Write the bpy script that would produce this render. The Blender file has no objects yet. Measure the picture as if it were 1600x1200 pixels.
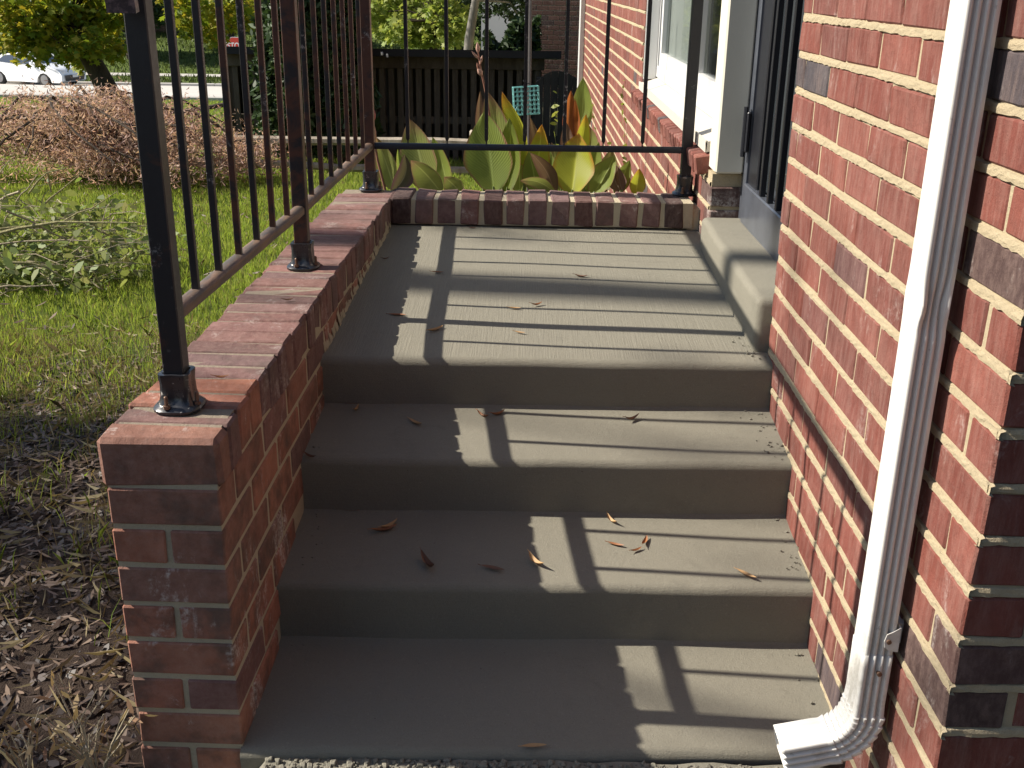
import bpy, math, random
import numpy as np
from mathutils import Vector, Matrix

random.seed(7); rng = np.random.default_rng(7)
sc = bpy.context.scene
col = sc.collection
RAD = math.radians

# ------------------------------------------------------------------ camera, light, exposure
CAM_R = np.array([[0.99988, 0.01215, 0.01315], [0.0, 0.0, 0.0], [0.0, 0.0, 0.0]])
pitch, roll, yaw = 0.3647, -0.0142, -0.0066
fwd = np.array([math.sin(yaw)*math.cos(pitch), math.cos(yaw)*math.cos(pitch), -math.sin(pitch)])
rgt = np.array([math.cos(yaw), -math.sin(yaw), 0.0]); dwn = np.cross(fwd, rgt)
cr, sr = math.cos(roll), math.sin(roll)
CAM_R = np.array([cr*rgt + sr*dwn, -sr*rgt + cr*dwn, fwd])
ZC, FPX = 1.42, 1653.7
cam_d = bpy.data.cameras.new('camera'); cam = bpy.data.objects.new('camera', cam_d); col.objects.link(cam)
cam_d.sensor_width = 36.0; cam_d.lens = 36.0*FPX/1600.0; cam_d.clip_start = 0.05; cam_d.clip_end = 600
m = Matrix.Identity(4)
for i in range(3):
    m[i][0] = CAM_R[0][i]; m[i][1] = -CAM_R[1][i]; m[i][2] = -CAM_R[2][i]
m[2][3] = ZC
cam.matrix_world = m
sc.camera = cam

SUN = Vector((-1.0, 0.055, 0.835)).normalized()
sun_el = math.asin(SUN.z)
w = bpy.data.worlds.new('World'); sc.world = w; w.use_nodes = True
wn = w.node_tree.nodes; bg = wn['Background']
sky = wn.new('ShaderNodeTexSky'); sky.sky_type = 'NISHITA'; sky.sun_disc = False
sky.sun_elevation = sun_el; sky.sun_rotation = math.atan2(SUN.x, SUN.y)
sky.air_density = 1.0; sky.dust_density = 1.0; sky.ozone_density = 1.0
w.node_tree.links.new(sky.outputs[0], bg.inputs[0]); bg.inputs[1].default_value = 0.078
sd = bpy.data.lights.new('sun', 'SUN'); sd.energy = 5.0; sd.angle = RAD(0.55); sd.color = (1.0, 0.925, 0.81)
so = bpy.data.objects.new('sun', sd); col.objects.link(so)
so.rotation_euler = SUN.to_track_quat('Z', 'Y').to_euler(); so.location = (-20, 3, 20)
sc.view_settings.view_transform = 'Standard'; sc.view_settings.look = 'None'
sc.view_settings.exposure = 0.93; sc.view_settings.gamma = 1.0; sc.view_settings.use_curve_mapping = False
sc.cycles.max_bounces = 6; sc.cycles.diffuse_bounces = 4; sc.cycles.transparent_max_bounces = 6

def at(u, v, y):
    """world point seen at photo pixel (u, v) standing at distance y"""
    q = CAM_R.T @ np.array([(u-800)/FPX, (v-600)/FPX, 1.0])
    s = y/q[1]
    return Vector((q[0]*s, y, ZC+q[2]*s))

# ------------------------------------------------------------------ helpers
class MB:
    def __init__(s): s.v = []; s.f = []; s.mi = []
    def add(s, vs, fs, mi=0):
        o = len(s.v); s.v += [tuple(p) for p in vs]
        for f in fs: s.f.append([i+o for i in f]); s.mi.append(mi)
    def box(s, lo, hi, mi=0):
        x0, y0, z0 = lo; x1, y1, z1 = hi
        s.add([(x0,y0,z0),(x1,y0,z0),(x1,y1,z0),(x0,y1,z0),(x0,y0,z1),(x1,y0,z1),(x1,y1,z1),(x0,y1,z1)],
              [(0,3,2,1),(4,5,6,7),(0,1,5,4),(1,2,6,5),(2,3,7,6),(3,0,4,7)], mi)
    def cbox(s, lo, hi, c=0.003, mi=0, jit=0.0):
        """chamfered box"""
        x0,y0,z0 = lo; x1,y1,z1 = hi
        vs = []; idx = {}
        for ix in (0,1):
            for iy in (0,1):
                for iz in (0,1):
                    X = (x0,x1)[ix]; Y = (y0,y1)[iy]; Z = (z0,z1)[iz]
                    sx = (1,-1)[ix]; sy = (1,-1)[iy]; sz = (1,-1)[iz]
                    j = [random.uniform(-jit, jit) for _ in range(3)]
                    X += j[0]; Y += j[1]; Z += j[2]
                    for a in range(3):
                        p = [X+sx*c, Y+sy*c, Z+sz*c]; p[a] = (X,Y,Z)[a]
                        idx[(ix,iy,iz,a)] = len(vs); vs.append(tuple(p))
        fs = []
        for a in range(3):
            for e in (0,1):
                q = []
                for (b1,b2) in ((0,0),(1,0),(1,1),(0,1)):
                    k = [0,0,0]; k[a] = e; k[(a+1)%3] = b1; k[(a+2)%3] = b2
                    q.append(idx[(k[0],k[1],k[2],a)])
                fs.append(tuple(q) if e else tuple(reversed(q)))
        for a in range(3):
            b, c2 = (a+1)%3, (a+2)%3
            for eb in (0,1):
                for ec in (0,1):
                    k0 = [0,0,0]; k0[b] = eb; k0[c2] = ec; k1 = list(k0); k1[a] = 1
                    q = (idx[(*k0,b)], idx[(*k1,b)], idx[(*k1,c2)], idx[(*k0,c2)])
                    fs.append(q if eb == ec else tuple(reversed(q)))
        for k in [(i,j,l) for i in (0,1) for j in (0,1) for l in (0,1)]:
            t = (idx[(*k,0)], idx[(*k,1)], idx[(*k,2)])
            fs.append(t if sum(k) % 2 == 1 else tuple(reversed(t)))
        s.add(vs, fs, mi)
    def tube(s, pts, rad, n=6, mi=0, cap=True):
        pts = [Vector(p) for p in pts]; R = rad if isinstance(rad, (list, tuple)) else [rad]*len(pts)
        rings = []; up = None
        for i, p in enumerate(pts):
            t = (pts[min(i+1, len(pts)-1)]-pts[max(i-1, 0)])
            if t.length < 1e-9: t = Vector((0,0,1))
            t.normalize()
            if up is None:
                up = t.orthogonal().normalized()
            else:
                up = (up - t*up.dot(t))
                up = up.normalized() if up.length > 1e-6 else t.orthogonal().normalized()
            b = t.cross(up)
            rings.append([p + (up*math.cos(2*math.pi*k/n)+b*math.sin(2*math.pi*k/n))*R[i] for k in range(n)])
        vs = [q for r in rings for q in r]; fs = []
        for i in range(len(rings)-1):
            for k in range(n):
                a = i*n+k; b2 = i*n+(k+1) % n
                fs.append((a, b2, b2+n, a+n))
        if cap:
            fs.append(tuple(reversed(range(n)))); fs.append(tuple(range(len(vs)-n, len(vs))))
        s.add(vs, fs, mi)
    def bar(s, a, b, wx, wy, mi=0):
        """square bar along a..b, wx in local horizontal, wy in the other direction"""
        a = Vector(a); b = Vector(b); t = (b-a).normalized()
        h = t.cross(Vector((0,0,1)))
        h = Vector((1,0,0)) if h.length < 1e-4 else h.normalized()
        if abs(t.z) > 0.99: h = Vector((1,0,0)); 
        k = h.cross(t).normalized()
        vs = []
        for p in (a, b):
            for (e, g) in ((-1,-1),(1,-1),(1,1),(-1,1)):
                vs.append(p + h*(e*wx/2) + k*(g*wy/2))
        s.add(vs, [(0,1,2,3),(7,6,5,4),(0,4,5,1),(1,5,6,2),(2,6,7,3),(3,7,4,0)], mi)
    def lathe(s, prof, c, n=12, mi=0):
        vs = []; fs = []
        for (r, z) in prof:
            for k in range(n):
                a = 2*math.pi*k/n; vs.append((c[0]+r*math.cos(a), c[1]+r*math.sin(a), c[2]+z))
        for i in range(len(prof)-1):
            for k in range(n):
                fs.append((i*n+k, i*n+(k+1) % n, (i+1)*n+(k+1) % n, (i+1)*n+k))
        fs.append(tuple(reversed(range(n)))); fs.append(tuple(range((len(prof)-1)*n, len(prof)*n)))
        s.add(vs, fs, mi)
    def prism(s, poly, ex, mi=0):
        """poly: 3d points of a planar polygon, ex: extrusion vector"""
        n = len(poly); P = [Vector(p) for p in poly]; E = Vector(ex)
        vs = P + [p+E for p in P]
        fs = [tuple(reversed(range(n))), tuple(range(n, 2*n))]
        for k in range(n): fs.append((k, (k+1) % n, n+(k+1) % n, n+k))
        s.add(vs, fs, mi)
    def mesh(s, name):
        me = bpy.data.meshes.new(name); me.from_pydata(s.v, [], s.f)
        return me
    def build(s, name, mats, parent=None, smooth=False, fix=True):
        me = s.mesh(name)
        if not isinstance(mats, (list, tuple)): mats = [mats]
        for mm in mats: me.materials.append(mm)
        if len(mats) > 1: me.polygons.foreach_set('material_index', s.mi)
        if fix: fix_normals(me)
        if smooth: smooth_me(me)
        return link(name, me, parent)

def fix_normals(me):
    import bmesh
    bm = bmesh.new(); bm.from_mesh(me); bmesh.ops.recalc_face_normals(bm, faces=bm.faces); bm.to_mesh(me); bm.free()
def smooth_me(me, angle=40):
    me.polygons.foreach_set('use_smooth', [True]*len(me.polygons))
    try: me.set_sharp_from_angle(angle=RAD(angle))
    except Exception: pass
def link(name, data, parent=None):
    o = bpy.data.objects.new(name, data); col.objects.link(o)
    if parent is not None: o.parent = parent
    return o
def tag(o, label=None, cat=None, group=None, kind=None):
    if label: o['label'] = label
    if cat: o['category'] = cat
    if group: o['group'] = group
    if kind: o['kind'] = kind
    return o
def thing(name, label, cat, loc=(0,0,0), group=None):
    o = bpy.data.objects.new(name, None); col.objects.link(o); o.location = loc; o.empty_display_size = 0.1
    return tag(o, label, cat, group)
def rel(root, p):
    return Vector(p)-root.location

def np_mesh(name, V, polysize, mats, parent=None, smooth=False, attr=None):
    """V: (npoly, polysize, 3) unshared polygons, fast"""
    n = V.shape[0]
    me = bpy.data.meshes.new(name)
    me.vertices.add(n*polysize); me.loops.add(n*polysize); me.polygons.add(n)
    me.vertices.foreach_set('co', V.reshape(-1).astype(np.float32))
    me.loops.foreach_set('vertex_index', np.arange(n*polysize, dtype=np.int32))
    me.polygons.foreach_set('loop_start', np.arange(0, n*polysize, polysize, dtype=np.int32))
    me.polygons.foreach_set('loop_total', np.full(n, polysize, dtype=np.int32))
    me.update(); me.validate()
    for mm in (mats if isinstance(mats, (list, tuple)) else [mats]): me.materials.append(mm)
    return link(name, me, parent)

def rand_frames(n, flat=0.0):
    """random orthonormal frames; flat>0 pulls normals to +z"""
    N = rng.normal(size=(n,3)); N /= np.linalg.norm(N, axis=1, keepdims=True)
    N[:,2] = np.abs(N[:,2]) + flat; N /= np.linalg.norm(N, axis=1, keepdims=True)
    T = rng.normal(size=(n,3)); T -= N*np.sum(T*N, axis=1, keepdims=True); T /= np.linalg.norm(T, axis=1, keepdims=True)
    return T, np.cross(N, T), N

LEAF_OVAL = np.array([(-.5,0,0),(-.2,-.24,.05),(.2,-.2,.04),(.5,0,-.06),(.2,.2,.04),(-.2,.24,.05)])
LEAF_NARROW = np.array([(-.5,0,.04),(-.15,-.11,0),(.2,-.09,-.02),(.5,0,.05),(.2,.09,.03),(-.15,.11,.02)])
LEAF_MAPLE = np.array([(-.5,0,0),(-.22,-.12,.02),(-.3,-.42,.0),(-.02,-.28,.03),(.12,-.5,-.04),(.2,-.2,.02),(.55,0,-.08),(.2,.2,.02),(.12,.5,-.04),(-.02,.28,.03),(-.3,.42,0),(-.22,.12,.02)])
def leaf_cloud(name, P, size, shape, mat, parent=None, flat=0.3, var=0.35):
    n = len(P); T, B, N = rand_frames(n, flat)
    s = size*(1+var*rng.uniform(-1, 1, n))
    V = (P[:,None,:] + (shape[None,:,0:1]*T[:,None,:] + shape[None,:,1:2]*B[:,None,:] + shape[None,:,2:3]*N[:,None,:])*s[:,None,None])
    return np_mesh(name, V, len(shape), mat, parent)

# ------------------------------------------------------------------ materials
class NT:
    def __init__(s, name, rough=0.8, spec=0.5):
        s.m = bpy.data.materials.new(name); s.m.use_nodes = True
        s.t = s.m.node_tree; s.n = s.t.nodes; s.b = s.n['Principled BSDF']
        s.b.inputs['Roughness'].default_value = rough
        s.b.inputs['Specular IOR Level'].default_value = spec
    def l(s, a, b): s.t.links.new(a, b)
    def node(s, t, **kw):
        q = s.n.new(t)
        for k, v in kw.items(): setattr(q, k, v)
        return q
    def pos(s, scale=(1,1,1)):
        g = s.node('ShaderNodeNewGeometry'); mp = s.node('ShaderNodeMapping'); mp.inputs['Scale'].default_value = scale
        s.l(g.outputs['Position'], mp.inputs['Vector']); return mp.outputs[0]
    def objc(s, scale=(1,1,1)):
        g = s.node('ShaderNodeTexCoord'); mp = s.node('ShaderNodeMapping'); mp.inputs['Scale'].default_value = scale
        s.l(g.outputs['Object'], mp.inputs['Vector']); return mp.outputs[0]
    def noise(s, vec, scale, detail=4, rough=0.6, dist=0.0):
        q = s.node('ShaderNodeTexNoise'); q.inputs['Scale'].default_value = scale; q.inputs['Detail'].default_value = detail
        q.inputs['Roughness'].default_value = rough; q.inputs['Distortion'].default_value = dist
        s.l(vec, q.inputs['Vector']); return q.outputs['Fac']
    def ramp(s, fac, stops, interp='LINEAR'):
        q = s.node('ShaderNodeValToRGB'); q.color_ramp.interpolation = interp
        e = q.color_ramp.elements
        while len(e) > 1: e.remove(e[-1])
        e[0].position = stops[0][0]; e[0].color = (*stops[0][1], 1) if len(stops[0][1]) == 3 else stops[0][1]
        for p, c in stops[1:]:
            k = e.new(p); k.color = (*c, 1)
        s.l(fac, q.inputs[0]); return q.outputs[0]
    def step(s, fac, a, b):
        q = s.node('ShaderNodeMapRange'); q.inputs[1].default_value = a; q.inputs[2].default_value = b
        s.l(fac, q.inputs[0]); return q.outputs[0]
    def math(s, op, a, b=None):
        q = s.node('ShaderNodeMath', operation=op)
        for i, x in enumerate((a, b)):
            if x is None: continue
            if isinstance(x, (int, float)): q.inputs[i].default_value = x
            else: s.l(x, q.inputs[i])
        return q.outputs[0]
    def mix(s, fac, a, b, mode='MIX'):
        q = s.node('ShaderNodeMix', data_type='RGBA', blend_type=mode)
        for i, x in ((0, fac), (6, a), (7, b)):
            if isinstance(x, (int, float)): q.inputs[i].default_value = x
            elif isinstance(x, tuple): q.inputs[i].default_value = (*x, 1)
            else: s.l(x, q.inputs[i])
        return q.outputs[2]
    def color(s, c):
        if isinstance(c, tuple): s.b.inputs['Base Color'].default_value = (*c, 1)
        else: s.l(c, s.b.inputs['Base Color'])
        return s
    def bump(s, h, strength=0.5, dist=0.002, prev=None):
        q = s.node('ShaderNodeBump'); q.inputs['Strength'].default_value = strength; q.inputs['Distance'].default_value = dist
        s.l(h, q.inputs['Height'])
        if prev is not None: s.l(prev, q.inputs['Normal'])
        s.l(q.outputs[0], s.b.inputs['Normal']); return q.outputs[0]
    def rough(s, fac, a, b):
        q = s.node('ShaderNodeMapRange'); q.inputs[3].default_value = a; q.inputs[4].default_value = b
        s.l(fac, q.inputs[0]); s.l(q.outputs[0], s.b.inputs['Roughness'])

def plain(name, c, rough=0.6, spec=0.4, metal=0.0, var=0.12, sc_=14):
    t = NT(name, rough, spec); f = t.noise(t.pos(), sc_, 4)
    t.color(t.mix(f, tuple(x*(1-var) for x in c), tuple(min(1, x*(1+var)) for x in c))); t.b.inputs['Metallic'].default_value = metal
    return t.m

def brick_mat(name, ramp, island=False, eff=0.5, streak=(1,1,1), mott=0.35, stain=None, efflo_col=(.62,.58,.53)):
    t = NT(name, 0.86, 0.25)
    if island: rnd = t.node('ShaderNodeNewGeometry').outputs['Random Per Island']
    else: rnd = t.node('ShaderNodeObjectInfo').outputs['Random']
    base = t.ramp(rnd, ramp)
    p = t.pos()
    n1 = t.noise(p, 14, 5, .65); n2 = t.noise(t.pos(streak), 60, 6, .75); n3 = t.noise(p, 420, 3, .7)
    c = t.mix(t.step(n1, .35, .75), base, tuple(x*(1-mott) for x in (.9,.82,.8)), 'MULTIPLY')
    c = t.mix(t.math('MULTIPLY', t.step(n2, .42, .72), .45), c, t.mix(.5, c, (.42,.30,.25)))
    c = t.mix(t.math('MULTIPLY', t.step(n3, .55, .75), .35), c, tuple((.05,.025,.02)))
    if stain:
        c = t.mix(t.math('MULTIPLY', t.step(t.noise(p, 7, 4, .7), .5, .68), .75), c, stain)
    # pale lime bloom
    e = t.noise(t.pos((1.0,1.0,.55)), 9, 6, .72, .6); e2 = t.noise(p, 120, 4, .7)
    msk = t.math('MULTIPLY', t.step(e, .57, .70), t.step(e2, .38, .62))
    c = t.mix(t.math('MULTIPLY', msk, eff), c, efflo_col)
    t.color(c)
    h = t.math('ADD', t.math('MULTIPLY', n2, .7), t.math('MULTIPLY', n3, .4))
    q = t.bump(h, 0.7, 0.004); t.bump(t.noise(p, 38, 4, .6), .45, .007, q)
    return t.m

RED_RAMP = [(0,(.14,.045,.035)),(.15,(.195,.060,.044)),(.3,(.155,.046,.035)),(.45,(.21,.068,.05)),(.6,(.135,.048,.039)),(.75,(.18,.055,.042)),(.88,(.225,.077,.057)),(.97,(.165,.056,.045)),(.98,(.085,.062,.064)),(1,(.06,.055,.062))]
M_brick = brick_mat('house_brick', RED_RAMP, False, .36, (1,1,.16), .28)
M_brick_far = brick_mat('house_brick_joined', RED_RAMP, True, .45, (1,1,.16), .28)
OLD_RAMP = [(0,(.30,.125,.085)),(.3,(.37,.155,.098)),(.55,(.23,.115,.085)),(.8,(.41,.18,.108)),(1,(.19,.105,.085))]
M_pbrick = brick_mat('parapet_brick', OLD_RAMP, False, 1.0, (1,1,1), .45, stain=(.10,.075,.06))
CAP_RAMP = [(0,(.14,.082,.075)),(.2,(.20,.105,.09)),(.4,(.15,.09,.088)),(.6,(.25,.12,.10)),(.8,(.165,.085,.075)),(1,(.20,.13,.12))]
M_cap = brick_mat('cap_brick', CAP_RAMP, False, .5, (1,1,1), .35, stain=(.12,.085,.075))
DARK_RAMP = [(0,(.07,.045,.042)),(1,(.12,.06,.052))]
M_dark_brick = brick_mat('dark_brick', DARK_RAMP, False, .5, (1,1,.5), .3)

def mortar_mat(name, c, c2):
    t = NT(name, 0.95, 0.15); p = t.pos()
    n = t.noise(p, 25, 5, .7); n2 = t.noise(p, 350, 4, .75)
    k = t.mix(n, c, c2); k = t.mix(t.math('MULTIPLY', t.step(n2, .5, .8), .4), k, tuple(x*.45 for x in c))
    t.color(k); t.bump(t.math('ADD', n2, t.math('MULTIPLY', t.noise(p, 90, 5), 1.2)), .8, .004); return t.m
M_mortar = mortar_mat('cream_mortar', (.37,.305,.20), (.45,.375,.25))
M_mortar_g = mortar_mat('grey_mortar', (.40,.345,.25), (.50,.43,.30))

def concrete_mat(name, broom):
    t = NT(name, 0.88, 0.25); p = t.pos()
    n = t.noise(p, 2.6, 7, .72, .4); n2 = t.noise(p, 30, 6, .7); n3 = t.noise(p, 330, 4, .75)
    c = t.mix(n, (.172,.161,.128), (.218,.204,.161))
    c = t.mix(t.math('MULTIPLY', n2, .35), c, (.152,.142,.112))
    c = t.mix(t.math('MULTIPLY', t.step(n3, .5, .72), .5), c, (.11,.105,.083)); c = t.mix(t.math('MULTIPLY', t.step(t.noise(p, 4.5, 6, .8, 1.5), .56, .70), .38), c, (.125,.117,.094)); c = t.mix(t.math('MULTIPLY', t.step(t.noise(p, 160, 3, .6), .62, .74), .5), c, (.265,.252,.205))
    sp = t.noise(p, 95, 2, .5); c = t.mix(t.math('MULTIPLY', t.step(sp, .76, .80), .7), c, (.07,.06,.05))
    if broom:
        b = t.noise(t.pos((260, 7, 7)), 1.0, 4, .6)
        c = t.mix(t.math('MULTIPLY', t.step(b, .45, .75), .22), c, (.28,.265,.213))
        t.color(c); q = t.bump(b, .8, .002); t.bump(n3, .5, .0025, q)
    else:
        b = t.noise(t.pos((18, 60, 300)), 1.0, 4, .6)
        t.color(c); q = t.bump(t.math('ADD', n3, t.math('MULTIPLY', b, .6)), .7, .0022); t.bump(n2, .35, .005, q)
    return t.m
M_conc = concrete_mat('step_concrete', False); M_broom = concrete_mat('broomed_concrete', True)

def rail_mat(name, rusty):
    t = NT(name, 0.35, 0.5); p = t.pos()
    n = t.noise(p, 13, 5, .7, .8); n2 = t.noise(p, 70, 5, .75); rnd = t.node('ShaderNodeObjectInfo').outputs['Random']
    rust = t.mix(n2, (.045,.016,.010), (.095,.036,.022))
    lo = t.math('SUBTRACT', .66 if not rusty else .55, t.math('MULTIPLY', rnd, .20 if rusty else .04))
    msk = t.math('MULTIPLY', t.step(t.math('SUBTRACT', n, lo), -.04, .10), .9)
    c = t.mix(msk, (.012,.012,.016), rust)
    c = t.mix(t.math('MULTIPLY', t.step(n2, .54, .62), t.step(t.noise(p, 5, 4, .7), .58, .66)), c, (.33,.31,.30))
    t.color(c); t.rough(n2, .22, .55); t.bump(n2, .3, .001); return t.m
M_iron = rail_mat('black_iron_paint', False); M_iron_r = rail_mat('rusty_iron_paint', True)
def worn_rail():
    t = NT('worn_rail_paint', .5, .4); p = t.pos(); n = t.noise(p, 30, 6, .8); n1 = t.noise(t.pos((20, 3, 20)), 3, 4)
    c = t.mix(t.step(n1, .4, .65), (.085,.07,.06), (.19,.12,.08)); c = t.mix(t.math('MULTIPLY', t.step(n, .62, .7), .7), c, (.42,.36,.30))
    t.color(c); t.bump(n, .4, .002); return t.m
M_rail = worn_rail()

def leaf_mat(name, cols, trans=0.45, rough=0.55, island=True, scale=3.0):
    t = NT(name, rough, .35)
    rnd = t.node('ShaderNodeNewGeometry').outputs['Random Per Island'] if island else t.node('ShaderNodeObjectInfo').outputs['Random']
    n = len(cols); c = t.ramp(rnd, [(i/(max(1, n-1)), k) for i, k in enumerate(cols)])
    c = t.mix(t.math('MULTIPLY', t.noise(t.pos(), scale, 2), .5), c, cols[0])
    t.color(c)
    tr = t.node('ShaderNodeBsdfTranslucent'); t.l(t.mix(.35, c, (1,.9,.3), 'MULTIPLY'), tr.inputs[0])
    ms = t.node('ShaderNodeMixShader'); ms.inputs[0].default_value = trans
    t.l(t.b.outputs[0], ms.inputs[1]); t.l(tr.outputs[0], ms.inputs[2])
    t.l(ms.outputs[0], t.n['Material Output'].inputs['Surface']); return t.m

def _gut():
    t = NT('white_gutter_paint', .38, .5); p = t.pos(); n = t.noise(p, 9, 6, .75, .5); n2 = t.noise(t.pos((1,1,.12)), 60, 4, .7); sp = t.node('ShaderNodeSeparateXYZ'); t.l(p, sp.inputs[0])
    c = t.mix(t.math('MULTIPLY', t.step(n2, .5, .8), .25), (.60,.59,.56), (.48,.465,.42))
    low = t.step(sp.outputs[2], .62, .12)
    c = t.mix(t.math('MULTIPLY', t.math('MULTIPLY', t.step(n, .53, .66), low), .75), c, (.24,.215,.16)); c = t.mix(t.math('MULTIPLY', t.step(t.noise(p, 70, 3), .68, .74), .5), c, (.2,.18,.15))
    t.color(c); t.bump(n, .1, .003); return t.m
M_white = _gut()
M_vinyl = plain('white_vinyl', (.62,.62,.61), .35, .5, var=.02)
M_alu = plain('sill_aluminium', (.50,.47,.41), .5, .4, var=.05)
M_black = plain('black_metal', (.014,.015,.02), .35, .5, var=.2)
M_navy = plain('dark_door_metal', (.013,.0135,.017), .3, .5, var=.2)

# ------------------------------------------------------------------ ground
def gz(x, y):
    x = np.asarray(x, float); y = np.asarray(y, float)
    z = np.where(y < 3, -.03, -.03-.072*(y-3))
    z = np.where(y > 53, -3.63 + np.clip((y-60)/15, 0, 1)*1.4 + np.clip((y-75)/40, 0, None)*4.2, z)
    lump = .012*np.sin(3.1*x+1.3*y)+.01*np.sin(5.3*y-2.2*x)+.008*np.sin(9*x+.5)*np.sin(8*y)
    return z + np.where((y < 33) & (x < -.75), lump, 0)
def gzf(x, y): return float(gz(x, y))

def ground():
    xs = np.unique(np.concatenate([np.linspace(-160,-8,40), np.linspace(-8,2.2,140), np.linspace(2.2,120,26)]))
    ys = np.unique(np.concatenate([np.linspace(-40,0,12), np.linspace(0,14,190), np.linspace(14,60,60), np.linspace(60,400,60)]))
    X, Y = np.meshgrid(xs, ys); Z = gz(X, Y)
    nx, ny = len(xs), len(ys)
    V = np.stack([X, Y, Z], -1).reshape(-1, 3)
    i = np.arange(nx*ny).reshape(ny, nx)
    F = np.stack([i[:-1,:-1], i[:-1,1:], i[1:,1:], i[1:,:-1]], -1).reshape(-1, 4)
    me = bpy.data.meshes.new('ground'); me.from_pydata(V.tolist(), [], F.tolist())
    me.polygons.foreach_set('use_smooth', [True]*len(me.polygons))
    t = NT('soil_and_turf', .95, .1); p = t.pos()
    sep = t.node('ShaderNodeSeparateXYZ'); t.l(p, sep.inputs[0])
    n = t.noise(p, 1.3, 5, .65); n2 = t.noise(p, 40, 6, .75); n3 = t.noise(p, 240, 3, .7)
    soil = t.mix(n2, (.035,.026,.022), (.10,.072,.055))
    turf = t.mix(n2, (.06,.095,.02), (.12,.155,.04))
    q = t.math('ADD', sep.outputs[1], t.math('MULTIPLY', n, 2.4))
    c = t.mix(t.step(q, 4.2, 5.6), soil, turf)
    t.color(c); t.bump(t.math('ADD', n2, n3), .9, .02); me.materials.append(t.m)
    tag(link('ground', me), kind='structure')
ground()

def sheet(name, x0, x1, y0, y1, mat, lift=.004, nx=12, ny=24, kind='structure'):
    mb = MB(); xs = np.linspace(x0, x1, nx); ys = np.linspace(y0, y1, ny)
    V = [(x, y, gzf(x, y)+lift) for y in ys for x in xs]
    F = [(j*nx+i, j*nx+i+1, (j+1)*nx+i+1, (j+1)*nx+i) for j in range(ny-1) for i in range(nx-1)]
    mb.add(V, F); o = mb.build(name, mat, smooth=True, fix=False); o['kind'] = kind; return o
M_road = plain('street_concrete', (.46,.44,.40), .9, .2, var=.18, sc_=.6)
sheet('road', -110, 60, 34.5, 53, M_road, .03, 20, 40)
M_walk = plain('sidewalk_concrete', (.40,.38,.35), .9, .2, var=.1, sc_=2)
sheet('sidewalk', -110, 60, 58.2, 59.8, M_walk, .03, 20, 6)
kb = MB()
for (ya, yb) in ((34.1, 34.5), (53.0, 53.35)):
    for i in range(34):
        xa = -110+i*5; za = gzf(0, (ya+yb)/2)
        kb.cbox((xa, ya, za-.2), (xa+4.98, yb, za+.14), .02)
tag(kb.build('kerb', M_walk), kind='structure')
sheet('driveway', -13.5, -10.2, 53.4, 74, M_walk, .04, 4, 30)

# ------------------------------------------------------------------ porch steps
XW = 0.6426           # face of the house wall
PHI = 0.0211
def xin(y): return -.515 + math.tan(PHI)*(y-1.64)     # inner face of the low wall

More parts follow.
